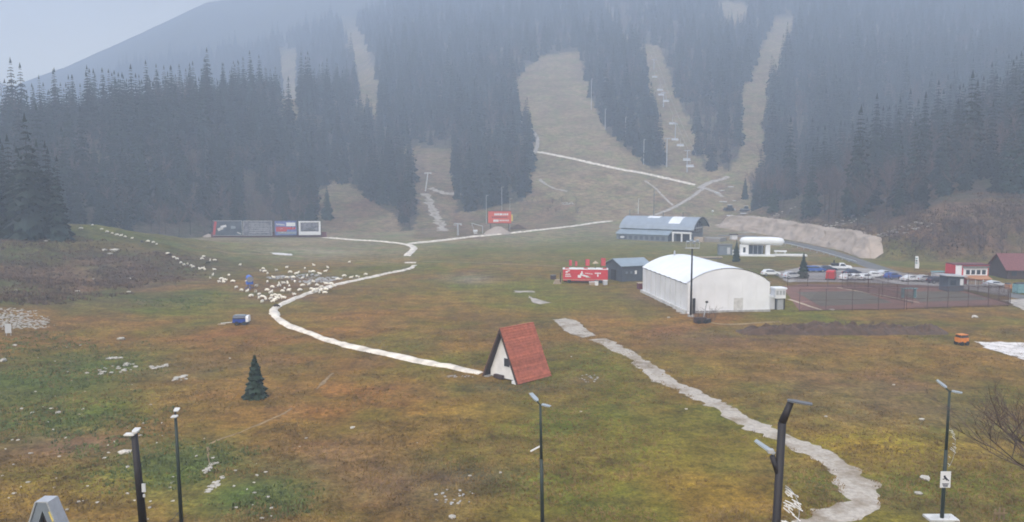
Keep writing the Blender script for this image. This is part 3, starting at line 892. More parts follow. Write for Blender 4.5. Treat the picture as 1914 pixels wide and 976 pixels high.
# ------------------------------------------------------------------ ground cover: tufts, weeds, rubble (uncountable)
def tufts(name, n, region, mat, hmin, hmax, label, cat, seed, blades=5, keep=None):
    r = np.random.default_rng(seed)
    y0, y1 = region
    y = y0 + (y1 - y0) * r.random(n) ** 1.35
    x = (r.random(n) * 2 - 1) * 0.70 * y
    if keep is not None:
        k = keep(x, y, r); x, y = x[k], y[k]
    z = H(x, y); m = len(x)
    V = np.empty((m, blades * 3, 3)); hs = r.uniform(hmin, hmax, m)
    for b in range(blades):
        a = r.uniform(0, 6.28, m); ln = hs * r.uniform(0.5, 1.3, m); tilt = r.uniform(0.2, 1.1, m)
        w = hs * r.uniform(0.12, 0.3, m)
        ox = r.normal(0, 0.5, m) * hs; oy = r.normal(0, 0.5, m) * hs
        V[:, b * 3] = np.stack([x + ox - np.sin(a) * w, y + oy + np.cos(a) * w, z - 0.02], 1)
        V[:, b * 3 + 1] = np.stack([x + ox + np.sin(a) * w, y + oy - np.cos(a) * w, z - 0.02], 1)
        V[:, b * 3 + 2] = np.stack([x + ox + np.cos(a) * np.sin(tilt) * ln, y + oy + np.sin(a) * np.sin(tilt) * ln, z + np.cos(tilt) * ln], 1)
    V = V.reshape(-1, 3); nf = len(V) // 3
    me = bpy.data.meshes.new(name)
    me.vertices.add(len(V)); me.vertices.foreach_set('co', V.ravel())
    me.loops.add(nf * 3); me.loops.foreach_set('vertex_index', np.arange(nf * 3, dtype=np.int32))
    me.polygons.add(nf); me.polygons.foreach_set('loop_start', np.arange(0, nf * 3, 3, dtype=np.int32))
    me.polygons.foreach_set('loop_total', np.full(nf, 3, np.int32))
    me.update(calc_edges=True)
    stuff(link(name, me, mat), label, cat)
PATHP = np.array([(p.x, p.y) for p in hits([(1034 + 44 * k / 3, 598 + 10 * k) for k in range(4)] + [(1118, 634), (1140, 645), (1160, 655), (1182, 668), (1205, 682), (1222, 695), (1240, 708), (1265, 720), (1290, 733), (1315, 745), (1340, 758), (1365, 772),
                     (1390, 787), (1415, 798), (1440, 808), (1470, 821), (1500, 834), (1525, 846), (1550, 858), (1570, 873), (1590, 888), (1601, 903), (1612, 918), (1609, 933), (1606, 948), (1583, 958), (1560, 968), (1530, 979), (1500, 990), (1465, 1005), (1430, 1020)])])
def off_path(x, y):
    d = np.full(len(x), 1e9)
    for px_, py_ in PATHP: d = np.minimum(d, (x - px_) ** 2 + (y - py_) ** 2)
    return d > 1.2 ** 2
def not_paths(x, y, r): return ((fbm(x, y, 5.0, 3) + 0.25 * r.random(len(x))) > 0.58) & off_path(x, y)
tufts('grass', 110000, (38, 120), 'grass', 0.07, 0.22, 'dry brown grass tufts over the meadow', 'grass', 81, 5, not_paths)
WEED_C = [(ell_c.x, ell_c.y, rx, ry) for ell_c, rx, ry in [(hit(110, 700), 17, 22), (hit(60, 790), 12, 14), (hit(300, 870), 9, 9), (hit(480, 935), 7, 5), (hit(200, 800), 9, 10), (hit(40, 650), 14, 14), (hit(330, 565), 12, 16)]]
def weedy(x, y, r):
    m = np.zeros(len(x))
    for cx_, cy_, rx, ry in WEED_C: m = np.maximum(m, np.exp(-(((x - cx_) / rx) ** 2 + ((y - cy_) / ry) ** 2)))
    return m * (0.4 + fbm(x, y, 4.0, 3)) > 0.5 + 0.3 * r.random(len(x))
tufts('weeds', 90000, (38, 170), 'weed', 0.1, 0.3, 'green leafy weeds on the rough ground at the left', 'weeds', 82, 6, weedy)

def scrubby(x, y, r):
    m = sstep(-55, -88, x) * sstep(236, 205, y) * sstep(118, 140, y)
    return m * (0.3 + fbm(x, y, 9.0, 4)) > 0.46 + 0.4 * r.random(len(x))
tufts('scrub', 120000, (120, 285), 'scrub', 0.2, 0.6, 'dark dry scrub over the rough left bank', 'scrub', 83, 5, scrubby)
def right_scrub(x, y, r):
    e_ = right_e(x, y)
    return (e_ > 1) & (e_ < 60) & (y < 330) & (fbm(x, y, 9.0, 3) + 0.3 * r.random(len(x)) > 0.6)
tufts('scrub', 120000, (205, 330), 'scrub', 0.3, 0.8, 'brown scrub over the reddish bank at the right', 'scrub', 84, 5, right_scrub)

def rock_mesh(seed):
    bm = bmesh.new(); bmesh.ops.create_icosphere(bm, subdivisions=1, radius=1)
    r = random.Random(seed)
    for v in bm.verts:
        v.co *= r.uniform(0.65, 1.15); v.co.z = v.co.z * 0.55 + 0.2
        v.co.x *= 1.25
    me = bpy.data.meshes.new('rock'); bm.to_mesh(me); bm.free()
    return me
ROCK = [rock_mesh(s) for s in range(5)]
for m_ in ROCK: m_.materials.append(M['rock'])
# rubble fields: small stones nobody could count
def rubble(name, boxes, n, s0, s1, label, seed, mat='rock', depth=0.0):
    r = random.Random(seed); V, F = [], []
    base = [(v.co.copy()) for v in ROCK[0].vertices]; bf = [tuple(p.vertices) for p in ROCK[0].polygons]
    for k in range(n):
        cx_, cy_, rx, ry = boxes[k % len(boxes)]
        a = r.uniform(0, 6.28); d = math.sqrt(r.random())
        x = cx_ + rx * d * math.cos(a); y = cy_ + ry * d * math.sin(a)
        s = r.uniform(s0, s1); z = gz(x, y); q = r.uniform(0, 6.28); b = len(V)
        for v in base:
            V.append((x + s * (v.x * math.cos(q) - v.y * math.sin(q)), y + s * (v.x * math.sin(q) + v.y * math.cos(q)), z + s * v.z * 0.8))
        F += [tuple(b + i for i in f) for f in bf]
    stuff(link(name, raw_mesh(name, V, F, mat), None), label, 'stones')
def wbox(u0, v0, u1, v1):
    a = hit((u0 + u1) / 2, v1); b = hit((u0 + u1) / 2, v0); c = a.lerp(b, 0.5)
    return (c.x, c.y, (u1 - u0) / 2 * c.y / FPX, max(abs(b.y - a.y) / 2, 0.6))
rubble('rubble', [wbox(-30, 574, 60, 600), wbox(-20, 596, 100, 616), wbox(-30, 585, 80, 620)], 620, 0.06, 0.26, 'field of broken pale stones at the left edge', 91)
rubble('rubble', [wbox(540, 512, 600, 524), wbox(500, 516, 540, 522), wbox(590, 518, 640, 526), wbox(560, 522, 620, 530)], 330, 0.1, 0.36, 'strip of pale stones among the sheep', 92, 'rock_grey')
rubble('rubble', [wbox(190, 680, 255, 700), wbox(280, 682, 310, 690), wbox(318, 702, 352, 712), wbox(200, 668, 230, 672)], 90, 0.12, 0.34, 'pale stones strewn above the lone lamp posts at the left', 93)
rubble('rubble', [wbox(386, 860, 402, 885), wbox(392, 890, 408, 926)], 60, 0.06, 0.2, 'pale stones along the foot of the narrow footpath', 94)
rubble('rubble', [wbox(800, 915, 890, 945), wbox(1080, 700, 1120, 715), wbox(830, 702, 890, 706)], 70, 0.05, 0.15, 'scattered brown-grey stones in the meadow', 95, 'rock_grey')
rubble('rubble', [wbox(1050, 378, 1075, 384), wbox(1530, 404, 1640, 420), wbox(1380, 404, 1500, 412), wbox(1640, 420, 1740, 440)], 160, 0.25, 0.8, 'stones and clods along the top of the sand bank', 96)
rocks = [(226, 635, .55), (215, 470, 1.2), (196, 468, .9), (206, 476, .8), (86, 451, .6), (92, 448, .5), (572, 820, .16), (658, 800, .22), (661, 799, .16), (878, 890, .14), (936, 884, .14),
         (1086, 770, .15), (1283, 765, .16), (1068, 667, .16), (845, 967, .3), (1543, 779, .16), (110, 772, .3), (96, 764, .2), (60, 772, .2), (155, 765, .16), (58, 848, .2),
         (232, 846, .5), (196, 857, .2), (215, 826, .15), (238, 873, .18), (52, 902, .16), (323, 937, .14), (238, 923, .15), (442, 949, .14), (508, 950, .14), (367, 853, .14), (27, 923, .16),
         (150, 646, .2), (28, 646, .3), (6, 675, .5), (188, 700, .3), (194, 696, .35), (163, 698, .25), (145, 545, .4), (240, 546, .4), (175, 522, .3), (30, 543, .3), (243, 521, .3), (245, 515, .3),
         (430, 670, .2), (40, 765, .2), (124, 650, .15), (1250, 594, .3), (1555, 580, .4), (1722, 785, .3), (1822, 594, .7), (1670, 720, .2), (1730, 896, .45), (1716, 924, .3), (440, 880, .12), (560, 835, .1), (780, 828, .08)]
ROWS = ['above the left knoll', 'in the upper meadow', 'in the middle meadow', 'in the foreground grass']
def scatter_rocks():
    out = [(u, v, s) for u, v, s in rocks]
    r = random.Random(97)
    for k in range(90):
        u = r.uniform(0, 520); v = r.uniform(650, 975)
        if u > 140 + (v - 650) * 1.6: continue
        out.append((u, v, r.uniform(0.06, 0.16)))
    for u, v, s in out:
        p = hit(u, v)
        row = 0 if v < 560 else 1 if v < 680 else 2 if v < 830 else 3
        side = 'left' if u < 540 else 'right' if u > 1200 else 'centre'
        o = link('rock', ROCK[r.randrange(5)], None, None, p, r.uniform(0, 6.28))
        o.scale = (s, s, s * r.uniform(0.7, 1.1))
        tag(o, 'small pale limestone rock %s, %s of the picture' % (ROWS[row], side), 'rock', 'pale rocks %s %s' % (ROWS[row], side))
scatter_rocks()

# ------------------------------------------------------------------ red-roofed A-frame hut in the meadow
def hut():
    A = hit(968, 720)                                   # right front foot of the roof
    yaw = math.radians(46)                              # ridge direction
    ax = Vector((math.cos(yaw), math.sin(yaw), 0)); ay = Vector((-math.sin(yaw), math.cos(yaw), 0))
    W, Ln, Hh = 5.5, 5.4, 5.9
    c = A + ay * (W / 2)
    z = min(gz(c.x, c.y), gz((c + ax * Ln).x, (c + ax * Ln).y), A.z) - 0.02
    o = thing('a_frame_hut', 'small A-frame hut with steep red roof and white gable in the meadow', 'hut', (c.x, c.y, z), yaw)
    # local x = along the ridge (0 = open front), y = across (left +)
    t = 0.16
    def slope(sgn, name):
        r = MB()
        x0, x1 = 0.0, Ln
        foot = (sgn * W / 2, 0.12); top = (0.0, Hh)
        n = Vector((Hh - 0.12, W / 2)).normalized()      # outward normal in (|y|, z)
        p = [(foot[0], foot[1]), (top[0], top[1]), (top[0], top[1] - t * 2.2), (foot[0] - sgn * t * 1.1, foot[1])]
        r.prism(p, 'x', x0, x1)
        return r.build(name, 'darkwood', o)
    slope(-1, 'roof_deck'); slope(1, 'roof_deck')
    # shingle rows on both slopes, each row its own strip
    rows = 20
    for sgn in (-1, 1):
        rf = MB(); rf.box((Ln / 2, 0, Hh + 0.03), (Ln + 0.1, 0.22, 0.08))
        for k in range(rows):
            a = k / rows; b = (k + 1.12) / rows
            y0 = sgn * (W / 2 + 0.05) * (1 - a); z0 = 0.1 + (Hh - 0.1) * a
            y1 = sgn * (W / 2 + 0.05) * (1 - b); z1 = 0.1 + (Hh - 0.1) * b
            nx, nz = sgn * Hh, W / 2
            ln = math.hypot(nx, nz); nx /= ln; nz /= ln
            m = MB(); lo, hi = 0.12, 0.02
            j = rnd.uniform(-0.015, 0.015)
            m.prism([(y0, z0), (y0 + nx * lo, z0 + nz * lo), (y1 + nx * hi, z1 + nz * hi), (y1, z1)], 'x', -0.04 + j, Ln + 0.04 + j)
            m.build('shingle_row', 'redroof', o)
        if sgn < 0: rf.build('ridge_cap', 'redroof', o)
        # barge board along the front edge
        bb = MB(); bb.prism([(sgn * (W / 2 + 0.1), 0.02), (0, Hh + 0.05), (0, Hh - 0.42), (sgn * (W / 2 - 0.2), 0.02)], 'x', -0.1, -0.045)
        bb.build('barge_board', 'darkwood', o)
    gx = 0.55
    w = MB(); w.prism([(-2.05, 0.25), (2.05, 0.25), (2.05, 0.9), (0.3, Hh - 1.05), (0.0, Hh - 0.8), (-0.3, Hh - 1.05), (-2.05, 0.9)], 'x', gx, gx + 0.14)
    wall = w.build('gable_wall', 'plaster', o)
    MB().box((gx - 0.03, -0.55, 2.15), (0.05, 1.05, 1.1)).build('window_frame', 'white', wall)
    MB().box((gx - 0.06, -0.58, 2.1), (0.04, 0.84, 0.9)).build('window_pane', 'dark', wall)
    MB().box((gx - 0.25, 0.5, 0.38), (0.4, 1.3, 0.4)).build('bench', 'darkwood', o)
    MB().prism([(-1.75, 0.25), (1.95, 0.25), (0, Hh - 0.6)], 'x', Ln - 0.5, Ln - 0.38).build('back_wall', 'darkwood', o)
    MB().box((0.55, W / 2 - 0.35, 0.06), (1.2, 0.8, 0.3)).build('footing', 'rock_grey', o)
    MB().box((0.35, -W / 2 + 0.55, 0.1), (0.8, 0.7, 0.5)).build('footing', 'white', o)
    MB().box((Ln / 2 + 0.5, 0, 0.04), (Ln - 0.8, W - 1.4, 0.35)).build('floor_slab', 'greywood', o)
hut()

# grey A-frame roof peeking in at the lower left
def near_hut():
    y = 37.0; top = at_dist(78, 940, y)
    zb = gz(top.x, y); Hh = top.z - zb; W = Hh * 0.86
    o = thing('a_frame_hut', 'peak of a grey A-frame hut with yellow light tubes, lower left corner', 'hut', (top.x, y, zb), math.radians(-3))
    Ln = 0.75
    for sgn in (-1, 1):
        MB().prism([(sgn * W / 2, 0), (sgn * 0.30, Hh), (0, Hh), (0, Hh - 0.4), (sgn * (W / 2 - 0.5), 0)], 'y', 0, Ln).build('roof_slope', 'bluegrey', o)
        MB().prism([(sgn * (W / 2 + 0.06), 0), (sgn * 0.32, Hh + 0.03), (sgn * 0.25, Hh + 0.03), (sgn * (W / 2 - 0.06), 0)], 'y', -0.06, Ln + 0.02).build('roof_edge', 'galv', o)
    MB().prism([(-W / 2 + 0.3, 0), (W / 2 - 0.3, 0), (0, Hh - 0.35)], 'y', 0.3, 0.4).build('gable_wall', 'darkwood', o)
    MB().box((0, Ln / 2, Hh + 0.02), (0.64, Ln, 0.06)).build('ridge_cap', 'galv', o)
    for k in range(4):
        f = 0.12 + 0.11 * k
        x = 0.30 + (W / 2 - 0.36) * f
        tl = Matrix.Rotation(-math.atan((W / 2 - 0.34) / Hh), 3, 'Y')
        MB().box((x - 0.05, -0.05, Hh * (1 - f) - 0.05), (0.07, 0.05, 0.5), 0, tl).build('light_tube', 'yellow', o)
near_hut()

# ------------------------------------------------------------------ white arched hall with annex and tank
def hall():
    A = hit(1283, 586); B = hit(1423, 577); C = hit(1201, 546)
    ey = Vector((C.x - A.x, C.y - A.y, 0)); Ln = ey.length; ey.normalize()
    ex = Vector((ey.y, -ey.x, 0)); W = (B - A).dot(ex)
    o = thing('sports_hall', 'large white membrane sports hall with arched roof', 'hall', (A.x, A.y, A.z - 0.1), math.atan2(ex.y, ex.x))
    hw, hp = 5.1, 7.6
    N = 18
    arc = [(W * i / N, hw + (hp - hw) * (1 - (2 * i / N - 1) ** 2) ** 0.85) for i in range(N + 1)]
    r = MB(); bays = 9
    for k in range(bays):
        y0, y1 = Ln * k / bays - (0.12 if k == 0 else 0), Ln * (k + 1) / bays
        m = MB(); K = 5
        for i in range(N + 1):
            for j in range(K):
                t = j / (K - 1); sag = 0.10 * math.sin(math.pi * t)
                ox = -0.16 if i == 0 else 0.16 if i == N else 0
                m.v.append((arc[i][0] + ox, y0 + (y1 - y0) * t, arc[i][1] + 0.12 - sag))
        for i in range(N):
            for j in range(K - 1):
                b = i * K + j; m.f.append((b, b + K, b + K + 1, b + 1))
        m.build('roof_bay', 'membrane', o, smooth=True)
    gable = [(0, 0.5)] + arc + [(W, 0.5)]
    for y0, y1, nm in ((0.0, 0.12, 'front_gable'), (Ln - 0.12, Ln, 'rear_gable')):
        g = MB().prism(gable, 'y', y0, y1).build(nm, 'membrane_wall', o)
        if nm == 'front_gable':
            for k in range(1, 6):
                x = W * k / 6
                MB().box((x, -0.03, 0.5 + (hw - 0.2) / 2), (0.05, 0.05, hw - 0.3)).build('seam', 'white', g)
            MB().box((W * 0.62, -0.04, 1.5), (1.6, 0.05, 2.2)).build('door', 'dirtywhite', g)
    for x0, nm in ((0.0, 'side_wall'), (W - 0.12, 'side_wall')):
        s_ = MB().box((x0 + 0.06, Ln / 2, hw / 2 + 0.25), (0.12, Ln - 0.3, hw - 0.5)).build(nm, 'membrane_wall', o)
        if x0 == 0.0:
            for k in range(1, 9): MB().box((-0.03, Ln * k / 9, hw / 2 + 0.3), (0.05, 0.07, hw - 0.7)).build('seam', 'dirtywhite', s_)
            MB().box((-0.04, Ln * 0.5, hw - 0.02), (0.08, Ln - 0.4, 0.14)).build('gutter', 'greywood', s_)
    MB().box((W / 2, Ln / 2, 0.25), (W + 0.3, Ln + 0.3, 0.5)).build('plinth', 'rock_grey', o)
    MB().box((0.55, -0.25, 2.6), (1.0, 0.35, 5.0)).build('corner_panel', 'white', o)
    MB().box((1.1, -0.3, 1.4), (0.5, 0.4, 2.6)).build('dark_door', 'black', o)
    MB().box((-0.25, Ln * 0.5, 0.35), (0.4, Ln, 0.6)).build('ballast', 'dirtywhite', o)
    MB().tube((W * 0.42, Ln - 1, hp), (W * 0.42, Ln - 1, hp + 0.9), 0.18, n=6).build('vent', 'galv', o)
    # annex
    p = hit(1434, 578)
    a = thing('annex', 'low white tent annex at the right end of the hall', 'tent', p, math.atan2(ex.y, ex.x))
    MB().box((0, 1.5, 1.0), (2.7, 3.4, 2.0)).build('wall', 'white', a)
    MB().prism([(-1.5, 2.0), (1.5, 2.0), (1.2, 2.35), (-1.2, 2.35)], 'y', -0.3, 3.3).build('roof', 'membrane', a)
    p = hit(1458, 579)
    a = thing('ticket_booth', 'white raised box on dark legs beside the tennis courts', 'booth', p, 0.15)
    b = MB().box((0, 0.9, 2.75), (1.9, 1.9, 1.6)).build('cabin', 'white', a)
    for sx in (-0.6, 0, 0.6): MB().box((sx, -0.07, 2.95), (0.42, 0.05, 0.7)).build('window', 'galv', b)
    MB().box((0, 0.9, 3.68), (2.2, 2.2, 0.26)).build('roof', 'membrane', a)
    for sx in (-0.8, 0.8):
        for sy in (0.15, 1.7): MB().box((sx, sy, 0.97), (0.16, 0.16, 1.95)).build('leg', 'black', a)
    MB().box((0.15, 0.6, 0.9), (1.1, 0.8, 1.8)).build('base_panel', 'galv', a)
    # dark bush and machine heap at the hall's front corner
    p = hit(1314, 604)
    a = thing('machine_heap', 'dark heap of scrap machinery and brush at the hall corner', 'machine', p, 0.2)
    MB().box((-0.4, 0.2, 0.45), (1.7, 1.0, 0.9)).build('body', 'darkwood', a)
    MB().box((0.7, 0.1, 0.35), (1.1, 0.8, 0.6), 0.5).build('engine', 'black', a)
    MB().tube((0.2, 0.3, 0.8), (0.75, 0.4, 3.2), 0.1, 0.07).build('arm', 'galv', a)
    MB().box((0.75, 0.4, 3.25), (0.35, 0.25, 0.3)).build('arm_head', 'black', a)
    MB().tube((-0.9, -0.3, 0.3), (-0.9, -0.55, 0.3), 0.3, n=12).build('wheel', 'tyre', a)
    MB().tube((0.2, -0.3, 0.3), (0.2, -0.55, 0.3), 0.3, n=12).build('wheel', 'tyre', a)
    for k in range(9):
        q = hit(1296 + 5 * k, 602 + rnd.uniform(-3, 3)); shrub(q, rnd.uniform(0.5, 0.85), k, 'small dark shrub around the scrap machinery', 'shrubs at the hall corner')
hall()

def floodlight_mast(u, v, top_v, label, r=0.16, lamps=4, name='floodlight_mast'):
    p = hit(u, v); h = (v - top_v) * p.y / FPX
    o = thing(name, label, 'light mast', p)
    MB().tube((0, 0, -0.3), (0, 0, h), r * 1.25, r * 0.75, 10).build('pole', 'lampdark', o, smooth=True)
    MB().box((0, 0, 0.1), (0.9, 0.9, 0.4)).build('footing', 'rock_grey', o)
    pl = MB().box((0, 0, h), (2.2, 0.9, 0.1)).build('platform', 'galv', o)
    for k in range(4):
        sx = -1.05 + 0.7 * k
        MB().box((sx, -0.42, h + 0.5), (0.05, 0.05, 1.0)).build('rail_post', 'galv', pl)
    MB().box((0, -0.42, h + 1.0), (2.2, 0.06, 0.06)).build('rail', 'galv', pl)
    for k in range(lamps):
        sx = -0.8 + 1.6 * k / max(1, lamps - 1)
        MB().box((sx, -0.2, h + 0.95 + 0.2 * (k % 2)), (0.42, 0.28, 0.46), 0, Matrix.Rotation(0.5, 3, 'X')).build('lamp', 'ledhead', o)
    for k in range(14): MB().box((0, -r - 0.06, 1.0 + k * (h - 1.5) / 14), (0.34, 0.05, 0.04)).build('rung', 'lampdark', o)
floodlight_mast(1291, 592, 462, 'tall dark floodlight mast in front of the white hall')

# ------------------------------------------------------------------ grey barn and red drinks trailer
def barn():
    A = hit(1162, 527); B = hit(1207, 525)
    ex = Vector((B.x - A.x, B.y - A.y, 0)); W = ex.length + 1.5; ex.normalize()
    o = thing('barn', 'blue-grey boarded barn with pale gable roof beside the white hall', 'barn', (A.x, A.y, A.z - 0.1), math.atan2(ex.y, ex.x) + 0.06)
    D, h, rise = 7.5, 3.6, 1.25
    b = MB().prism([(0, 0), (D, 0), (D, h), (D / 2, h + rise - 0.12), (0, h)], 'x', 0, W).build('wall', 'slate', o)
    for k in range(int(W / 0.5)):
        MB().box((0.25 + 0.5 * k, -0.025, h / 2 - 0.05), (0.42, 0.05, h - 0.2)).build('board', 'slate', b)
    ov = 0.35
    for s in (0, 1):
        y0 = -ov if s == 0 else D + ov
        zz = h - ov * rise / (D / 2)
        MB().prism([(y0, zz), (D / 2, h + rise), (D / 2, h + rise + 0.14), (y0, zz + 0.14)], 'x', -ov, W + ov).build('roof_slope', 'bluegrey_roof', o)
    for k in range(3):
        MB().box((1.2 + 1.15 * k, -0.08, 2.1), (0.5, 0.06, 0.5 if k < 2 else 0.8)).build('window', ['bluegrey', 'bluegrey', 'white'][k], b)
    MB().box((-0.05, D * 0.5, 1.3), (0.06, 2.2, 2.4)).build('gable_door', 'dark', b)
    # red crate between barn and hall
    p = hit(1197, 540)
    MB2 = thing('crate', 'dark red crate with pale lid beside the left wall of the hall', 'crate', p, 0.1)
    MB().box((0, 0, 0.6), (1.2, 1.4, 1.2)).build('box', 'darkred', MB2); MB().box((0, 0, 1.25), (1.3, 1.5, 0.12)).build('lid', 'beige', MB2)
barn()

def drinks_trailer():
    A = hit(1052, 529); B = hit(1136, 530)
    ex = Vector((B.x - A.x, B.y - A.y, 0)); W = ex.length; ex.normalize()
    o = thing('drinks_trailer', 'red drinks trailer with white lettering and flags left of the barn', 'trailer', A, math.atan2(ex.y, ex.x))
    b = MB().box((W / 2, 1.3, 1.75), (W, 2.6, 2.5)).build('body', 'red', o)
    MB().box((W / 2, -0.04, 0.75), (W + 0.05, 0.06, 0.14)).build('skirt_trim', 'beige', b)
    MB().box((W / 2, 1.3, 3.06), (W + 0.15, 2.7, 0.14)).build('roof', 'white', o)
    for k in range(7): MB().box((0.9 + k * (W - 1.6) / 6, 0.4 + 0.3 * (k % 2), 3.25), (0.9, 0.5, 0.22)).build('roof_banner', 'white' if k % 3 else 'redtext', o)
    # lettering and emblem on the side: white strokes
    def stroke(x, z, w, h, mat='white', rot=0.0, nm='lettering'):
        MB().box((x, -0.03, z), (w, 0.04, h), 0, Matrix.Rotation(rot, 3, 'Y')).build(nm, mat, b)
    stroke(1.05, 2.6, 0.95, 0.2, rot=-0.25); stroke(0.85, 2.35, 0.5, 0.14); 
    for k in range(3): stroke(0.72 + 0.36 * k, 1.92, 0.26, 0.28)
    for k in range(4): stroke(0.66 + 0.33 * k, 1.5, 0.24, 0.24)
    for k in range(4): stroke(5.0 + 0.42 * k, 2.2 - 0.05 * k, 0.34, 0.16, rot=0.1)
    for k in range(4): stroke(7.1 + 0.34 * k, 2.2, 0.28, 0.28)
    stroke(4.15, 2.35, 0.32, 0.5, nm='emblem'); stroke(4.1, 1.9, 0.7, 0.5, nm='emblem'); stroke(3.6, 1.5, 0.7, 0.6, nm='emblem')
    stroke(4.9, 1.6, 1.4, 0.32, rot=0.25, nm='emblem'); stroke(5.5, 1.3, 1.0, 0.3, 'beige', nm='emblem'); stroke(7.6, 1.7, 0.3, 0.5, nm='emblem')
    stroke(4.3, 2.0, 0.22, 0.22, 'darkred', nm='emblem')
    for sx in (1.4, W - 1.6, W - 2.5):
        MB().tube((sx, -0.02, 0.42), (sx, 0.25, 0.42), 0.42, n=14).build('wheel', 'tyre', o)
    MB().box((W / 2, 1.3, 0.4), (W - 0.6, 2.0, 0.2)).build('chassis', 'black', o)
    flags = [(1.3, 1.5, 'redtext', 0.6), (2.6, 1.2, 'redtext', 0.5), (4.9, 1.7, 'redtext', 0.9), (8.3, 2.0, 'redtext', 1.0)]
    for x, h, m, w in flags:
        MB().tube((x, 2.2, 3.1), (x, 2.2, 3.4 + h), 0.04, n=6).build('flag_pole', 'darkred', o)
        MB().box((x + w / 2, 2.2, 3.4 + h * 0.55), (w, 0.05, h * 0.85)).build('flag', m, o)
    MB().tube((7.1, 1.8, 3.1), (7.1, 1.8, 4.4), 0.05, n=6).build('parasol_pole', 'black', o)
    cn = MB(); cn.tube((7.1, 1.8, 4.2), (7.1, 1.8, 4.75), 0.75, 0.05, 10); cn.build('parasol', 'beige', o)
    # things standing round the trailer
    for u, v, nm, lab, mat, sz in [(1108, 531, 'freezer', 'pale low counter in front of the red trailer', 'beige', (1.5, .6, .6)),
                                   (1115, 532, 'chair', 'white plastic chair stacked before the red trailer', 'white', (.6, .6, .8)),
                                   (1131, 531, 'drum', 'pale blue plastic drum at the right end of the red trailer', 'carsilver', (.8, .8, .9))]:
        q = hit(u, v + 1.5)
        t = thing(nm, lab, nm, q, 0.2)
        MB().box((0, 0, sz[2] / 2), sz).build('body', mat, t); MB().box((0, 0, sz[2] + 0.04), (sz[0] * 1.08, sz[1] * 1.08, 0.08)).build('top', 'white', t)
    q = hit(1044, 531)
    t = thing('board_stack', 'stack of pale boards with dark post left of the red trailer', 'boards', q, 0.1)
    for k in range(5): MB().box((-0.3 + 0.05 * k, 0, 0.12 + 0.2 * k), (1.7 - 0.12 * k, 0.9, 0.16), 0.08 * k).build('board', 'beige', t)
    MB().box((0.35, -0.3, 1.3), (0.25, 0.2, 2.6)).build('post', 'darkwood', t)
    q = hit(1034, 522)
    t = thing('crate', 'dark wooden crate standing left of the red trailer', 'crate', q, 0.1)
    MB().box((0, 0, 0.45), (1.2, 1.0, 0.9)).build('box', 'darkwood', t); MB().box((0, 0, 0.95), (1.3, 1.1, 0.1)).build('lid', 'greywood', t)
drinks_trailer()

